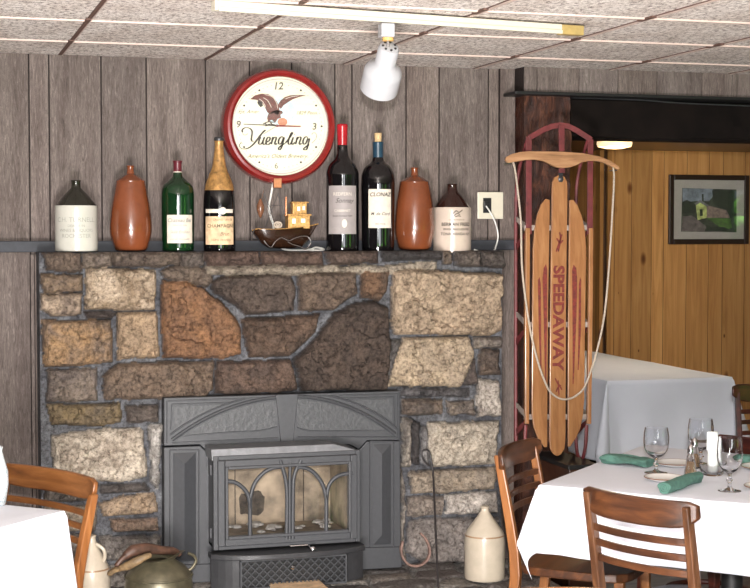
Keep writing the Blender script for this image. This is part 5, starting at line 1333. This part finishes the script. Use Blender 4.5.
floorjug(484.5, 579, [(19,579),(20.3,577),(20.6,560),(20.6,540),(20,535.5),(17.5,530.5),(12,523),(7,516),(4.8,512.5),(4,509.5),(4.6,507.8),(3.6,507)], b0.y-.0, 'cream stoneware jug with conical top on the hearth right of the stove')
b0 = Q(92, 600, HZ+.006)
t = floorjug(92, 603, [(17,603),(18.5,601),(18.6,590),(18.6,577),(17.6,571),(15,565),(10,556),(6,548),(4.6,544),(4.2,540.5),(4.8,538.5),(3.6,538)], b0.y, 'cream stoneware jug with a handle half hidden behind the oak chair')
mb = MB(); mb.tube(smoothpath([P(96, 544, b0.y-.02), P(103, 549, b0.y-.03), P(105, 556, b0.y-.03), P(103, 563, b0.y-.03)]), .007, 8); obj('handle', mb, M['jugfloor'], t)
# brass pot
def pot():
    c = Q(159, 614, HZ+.004); Y = c.y; s = pxs(159, 600, Y)
    z = lambda y: P(159, y, Y).z-c.z
    t = thing('brass_pot', c, 'tarnished round brass pot with flared rim on the hearth', 'pot')
    mb = MB(); mb.lathe([(22*s, 0), (30*s, z(600)), (34*s, z(586)), (33*s, z(579)), (32*s, z(576.5)), (33*s, z(576)), (32.5*s, z(574)), (26*s, z(566)), (18*s, z(561)), (15*s, z(558))], c, 48, capb=False); obj('body', mb, M['brass'], t)
    mb = MB()
    rs = []
    for r_, zz in ((15, 559.5), (18, 557), (24, 554), (26, 553.4), (24, 554.6), (16, 558), (14, 561)):
        g = []
        for k in range(40):
            a_ = 2*PI*k/40; w = 1+.07*math.sin(2*a_+.5); g.append((c.x+r_*s*w*math.cos(a_), c.y+r_*s*w*math.sin(a_), c.z+z(zz)+(.010*math.cos(a_*2+1) if r_ > 20 else 0)))
        rs.append(g)
    mb.rings(rs, capa=False, capb=False); obj('flared_rim', mb, M['brass'], t)
    mb = MB(); mb.tube(smoothpath([P(188, 553, Y-.01), P(194, 556, Y-.01), P(196, 561, Y-.01), P(192, 568, Y-.01), P(187, 571, Y-.01)]), .006, 8); obj('handle', mb, M['brass'], t)
    mb = MB(); mb.tube([c+Vector((33.5*s*math.cos(a_), 33.5*s*math.sin(a_), z(575))) for a_ in [2*PI*i/40 for i in range(40)]], .004, 8, closed=True); obj('rolled_seam', mb, M['brass'], t)
    # gloves draped over
    def glove(nm, pts, widths, mat, label):
        a = [P(x, y, Y+d) for x, y, d in pts]; pp = smoothpath(a, 5); n = len(pp); ws = []
        for i in range(n): u = i/(n-1)*(len(widths)-1); k = min(int(u), len(widths)-2); ws.append((widths[k]*(1-(u-k))+widths[k+1]*(u-k))*s)
        mb = MB(); mb.tube(pp, ws, 14, flat=1.0)
        # fingers
        p0 = pp[0]; dr = (pp[0]-pp[3]).normalized()
        for k in range(4):
            sd = Vector((.2*(k-1.5), .8*(k-1.5), 0)).normalized()*abs(k-1.5)*.013 if True else 0
            f0 = pp[2]+sd; f1 = f0+dr*(.055-.006*abs(k-1.5))+Vector((0, 0, -.010)); mb.tube(smoothpath([f0, (f0+f1)/2+Vector((0, 0, .004)), f1], 4), [.009]*8+[.005], 8)
        o = obj(nm, mb, mat); return tag(o, label, 'glove', 'leather fireplace gloves')
    glove('leather_glove', [(124,557,-.03),(133,551,-.02),(146,548.5,0),(160,550,.02),(172,551,.04),(180,554,.05)], [3.4, 6, 5.6, 4.5, 4.0, 3.0], M['leather'], 'dark brown leather glove lying over the back rim of the brass pot')
    glove('leather_glove', [(117,569,-.02),(127,566,-.04),(137,561,-.06),(145,557,-.06),(150,555,-.05)], [2.2, 4.5, 4.2, 3.4, 2.6], M['leathert'], 'tan leather glove hanging off the left side of the brass pot')
pot()
# poker, horseshoe
pc = Q(438.5, 592, HZ+.006); t = thing('fire_poker', pc, 'thin black fire poker leaning upright against the stones', 'poker')
pt = P(427.5, 462, SY-.045); hk = P(433, 472, SY-.05)
mb = MB(); mb.tube(smoothpath([pc, pc+(hk-pc)*.5, hk, P(431, 466, SY-.05)]), .0045, 8); obj('shaft', mb, M['poker'], t)
lp = [P(x, y, SY-.05) for x, y in ((431,466),(427,464),(423,459),(421.5,453),(424,450),(428,450),(430,454),(431,460),(433,470))]; mb = MB(); mb.tube(smoothpath(lp), .004, 8); obj('loop_handle', mb, M['poker'], t)
hs = [(420,533),(425,538),(429,547),(429,556),(424,563),(416,566),(408,564),(402.5,557),(401,548),(403,541)]
yy = Q(415, 570, HZ+.01).y
mb = MB(); mb.bar(smoothpath([P(x, y, min(yy+.03+.0*i, SY-.05)) for i, (x, y) in enumerate(hs)], 4), .018, .010, (0, 1, 0))
tag(obj('horseshoe', mb, M['rust'], bevel=.003), 'rusty horseshoe propped against the stones beside the stove', 'horseshoe')

# ------------------------------------------------------------------ OUTSIDE (seen only as reflection) and LIGHT
mb = MB(); rr = random.Random(9)
for k in range(260):
    x = 5+rr.random()*9; z_ = rr.random()*3.2; y = -11.5-rr.random()*1.5; r_ = rr.uniform(.15, .4)
    mb.lathe([(.01, -r_), (r_*.8, -r_*.5), (r_, 0), (r_*.7, r_*.6), (.01, r_)], (x, y, z_), 7)
for k in range(150):
    x = 12.5+rr.random()*2.0; z_ = rr.random()*3.4; y = -14+rr.random()*8; r_ = rr.uniform(.12, .3)
    mb.lathe([(.01, -r_), (r_*.8, -r_*.5), (r_, 0), (r_*.7, r_*.6), (.01, r_)], (x, y, z_), 7)
o = obj('hedge', mb, M['grass']); tag(o, 'leafy green hedge outside the windows', 'hedge', kind='stuff')
mb = MB(); mb.box(-30, 40, -40, 30, -.3, -.1); o = obj('ground', mb, M['grass']); o['kind'] = 'structure'
sun = bpy.data.lights.new('sun', 'SUN'); sun.energy = 60; sun.angle = .01; so = bpy.data.objects.new('sun', sun); C.objects.link(so); so.rotation_euler = Vector((.62, -.5, -.6)).to_track_quat('-Z', 'Y').to_euler()
# sun travels away from the windows: lights the hedge's house side
w = bpy.data.worlds.new('world'); scene.world = w; w.use_nodes = True
w.node_tree.nodes['Background'].inputs[0].default_value = (.75, .85, 1, 1); w.node_tree.nodes['Background'].inputs[1].default_value = 1.0
def area(name, loc, target, size, power, col=(1, 1, 1)):
    l = bpy.data.lights.new(name, 'AREA'); l.shape = 'DISK'; l.size = size; l.energy = power; l.color = col
    o = bpy.data.objects.new(name, l); C.objects.link(o); o.location = loc
    o.rotation_euler = (Vector(target)-Vector(loc)).to_track_quat('-Z', 'Y').to_euler(); return o
area('camera_flash', (.0, -6.42, 1.75), (1.9, 0, 1.3), .06, 265, (1, .985, .97))
area('ceiling_bounce_fill', (.35, -4.7, .5), (2.4, -1.2, 2.32), .9, 255, (1, .955, .93))  # added fill below the view, stands in for light bounced onto the ceiling
area('front_window_light', (1.2, -8.3, 1.5), (1.4, 0, 1.3), 1.6, 50, (.92, .96, 1))
area('far_table_fill', (2.0, .45, FC-.04), (2.3, 2.6, .4), .45, 26, (1, .96, .93))  # added fill hidden behind the beam, brightens the front of the far tablecloth
pl = bpy.data.lights.new('back_room_lamp', 'POINT'); pl.energy = 9; pl.color = (1, .78, .5); pl.shadow_soft_size = .1
po = bpy.data.objects.new('back_room_lamp', pl); C.objects.link(po); po.location = (LC.x, LC.y, FC-.14)
area('back_room_light', (4.2, 1.4, FC-.05), (4.2, 3.2, .8), .6, 20, (1, .86, .66))
vs = scene.view_settings
vs.view_transform = 'Standard'; vs.look = 'None'; vs.gamma = 1; vs.use_curve_mapping = False; vs.exposure = 0.0
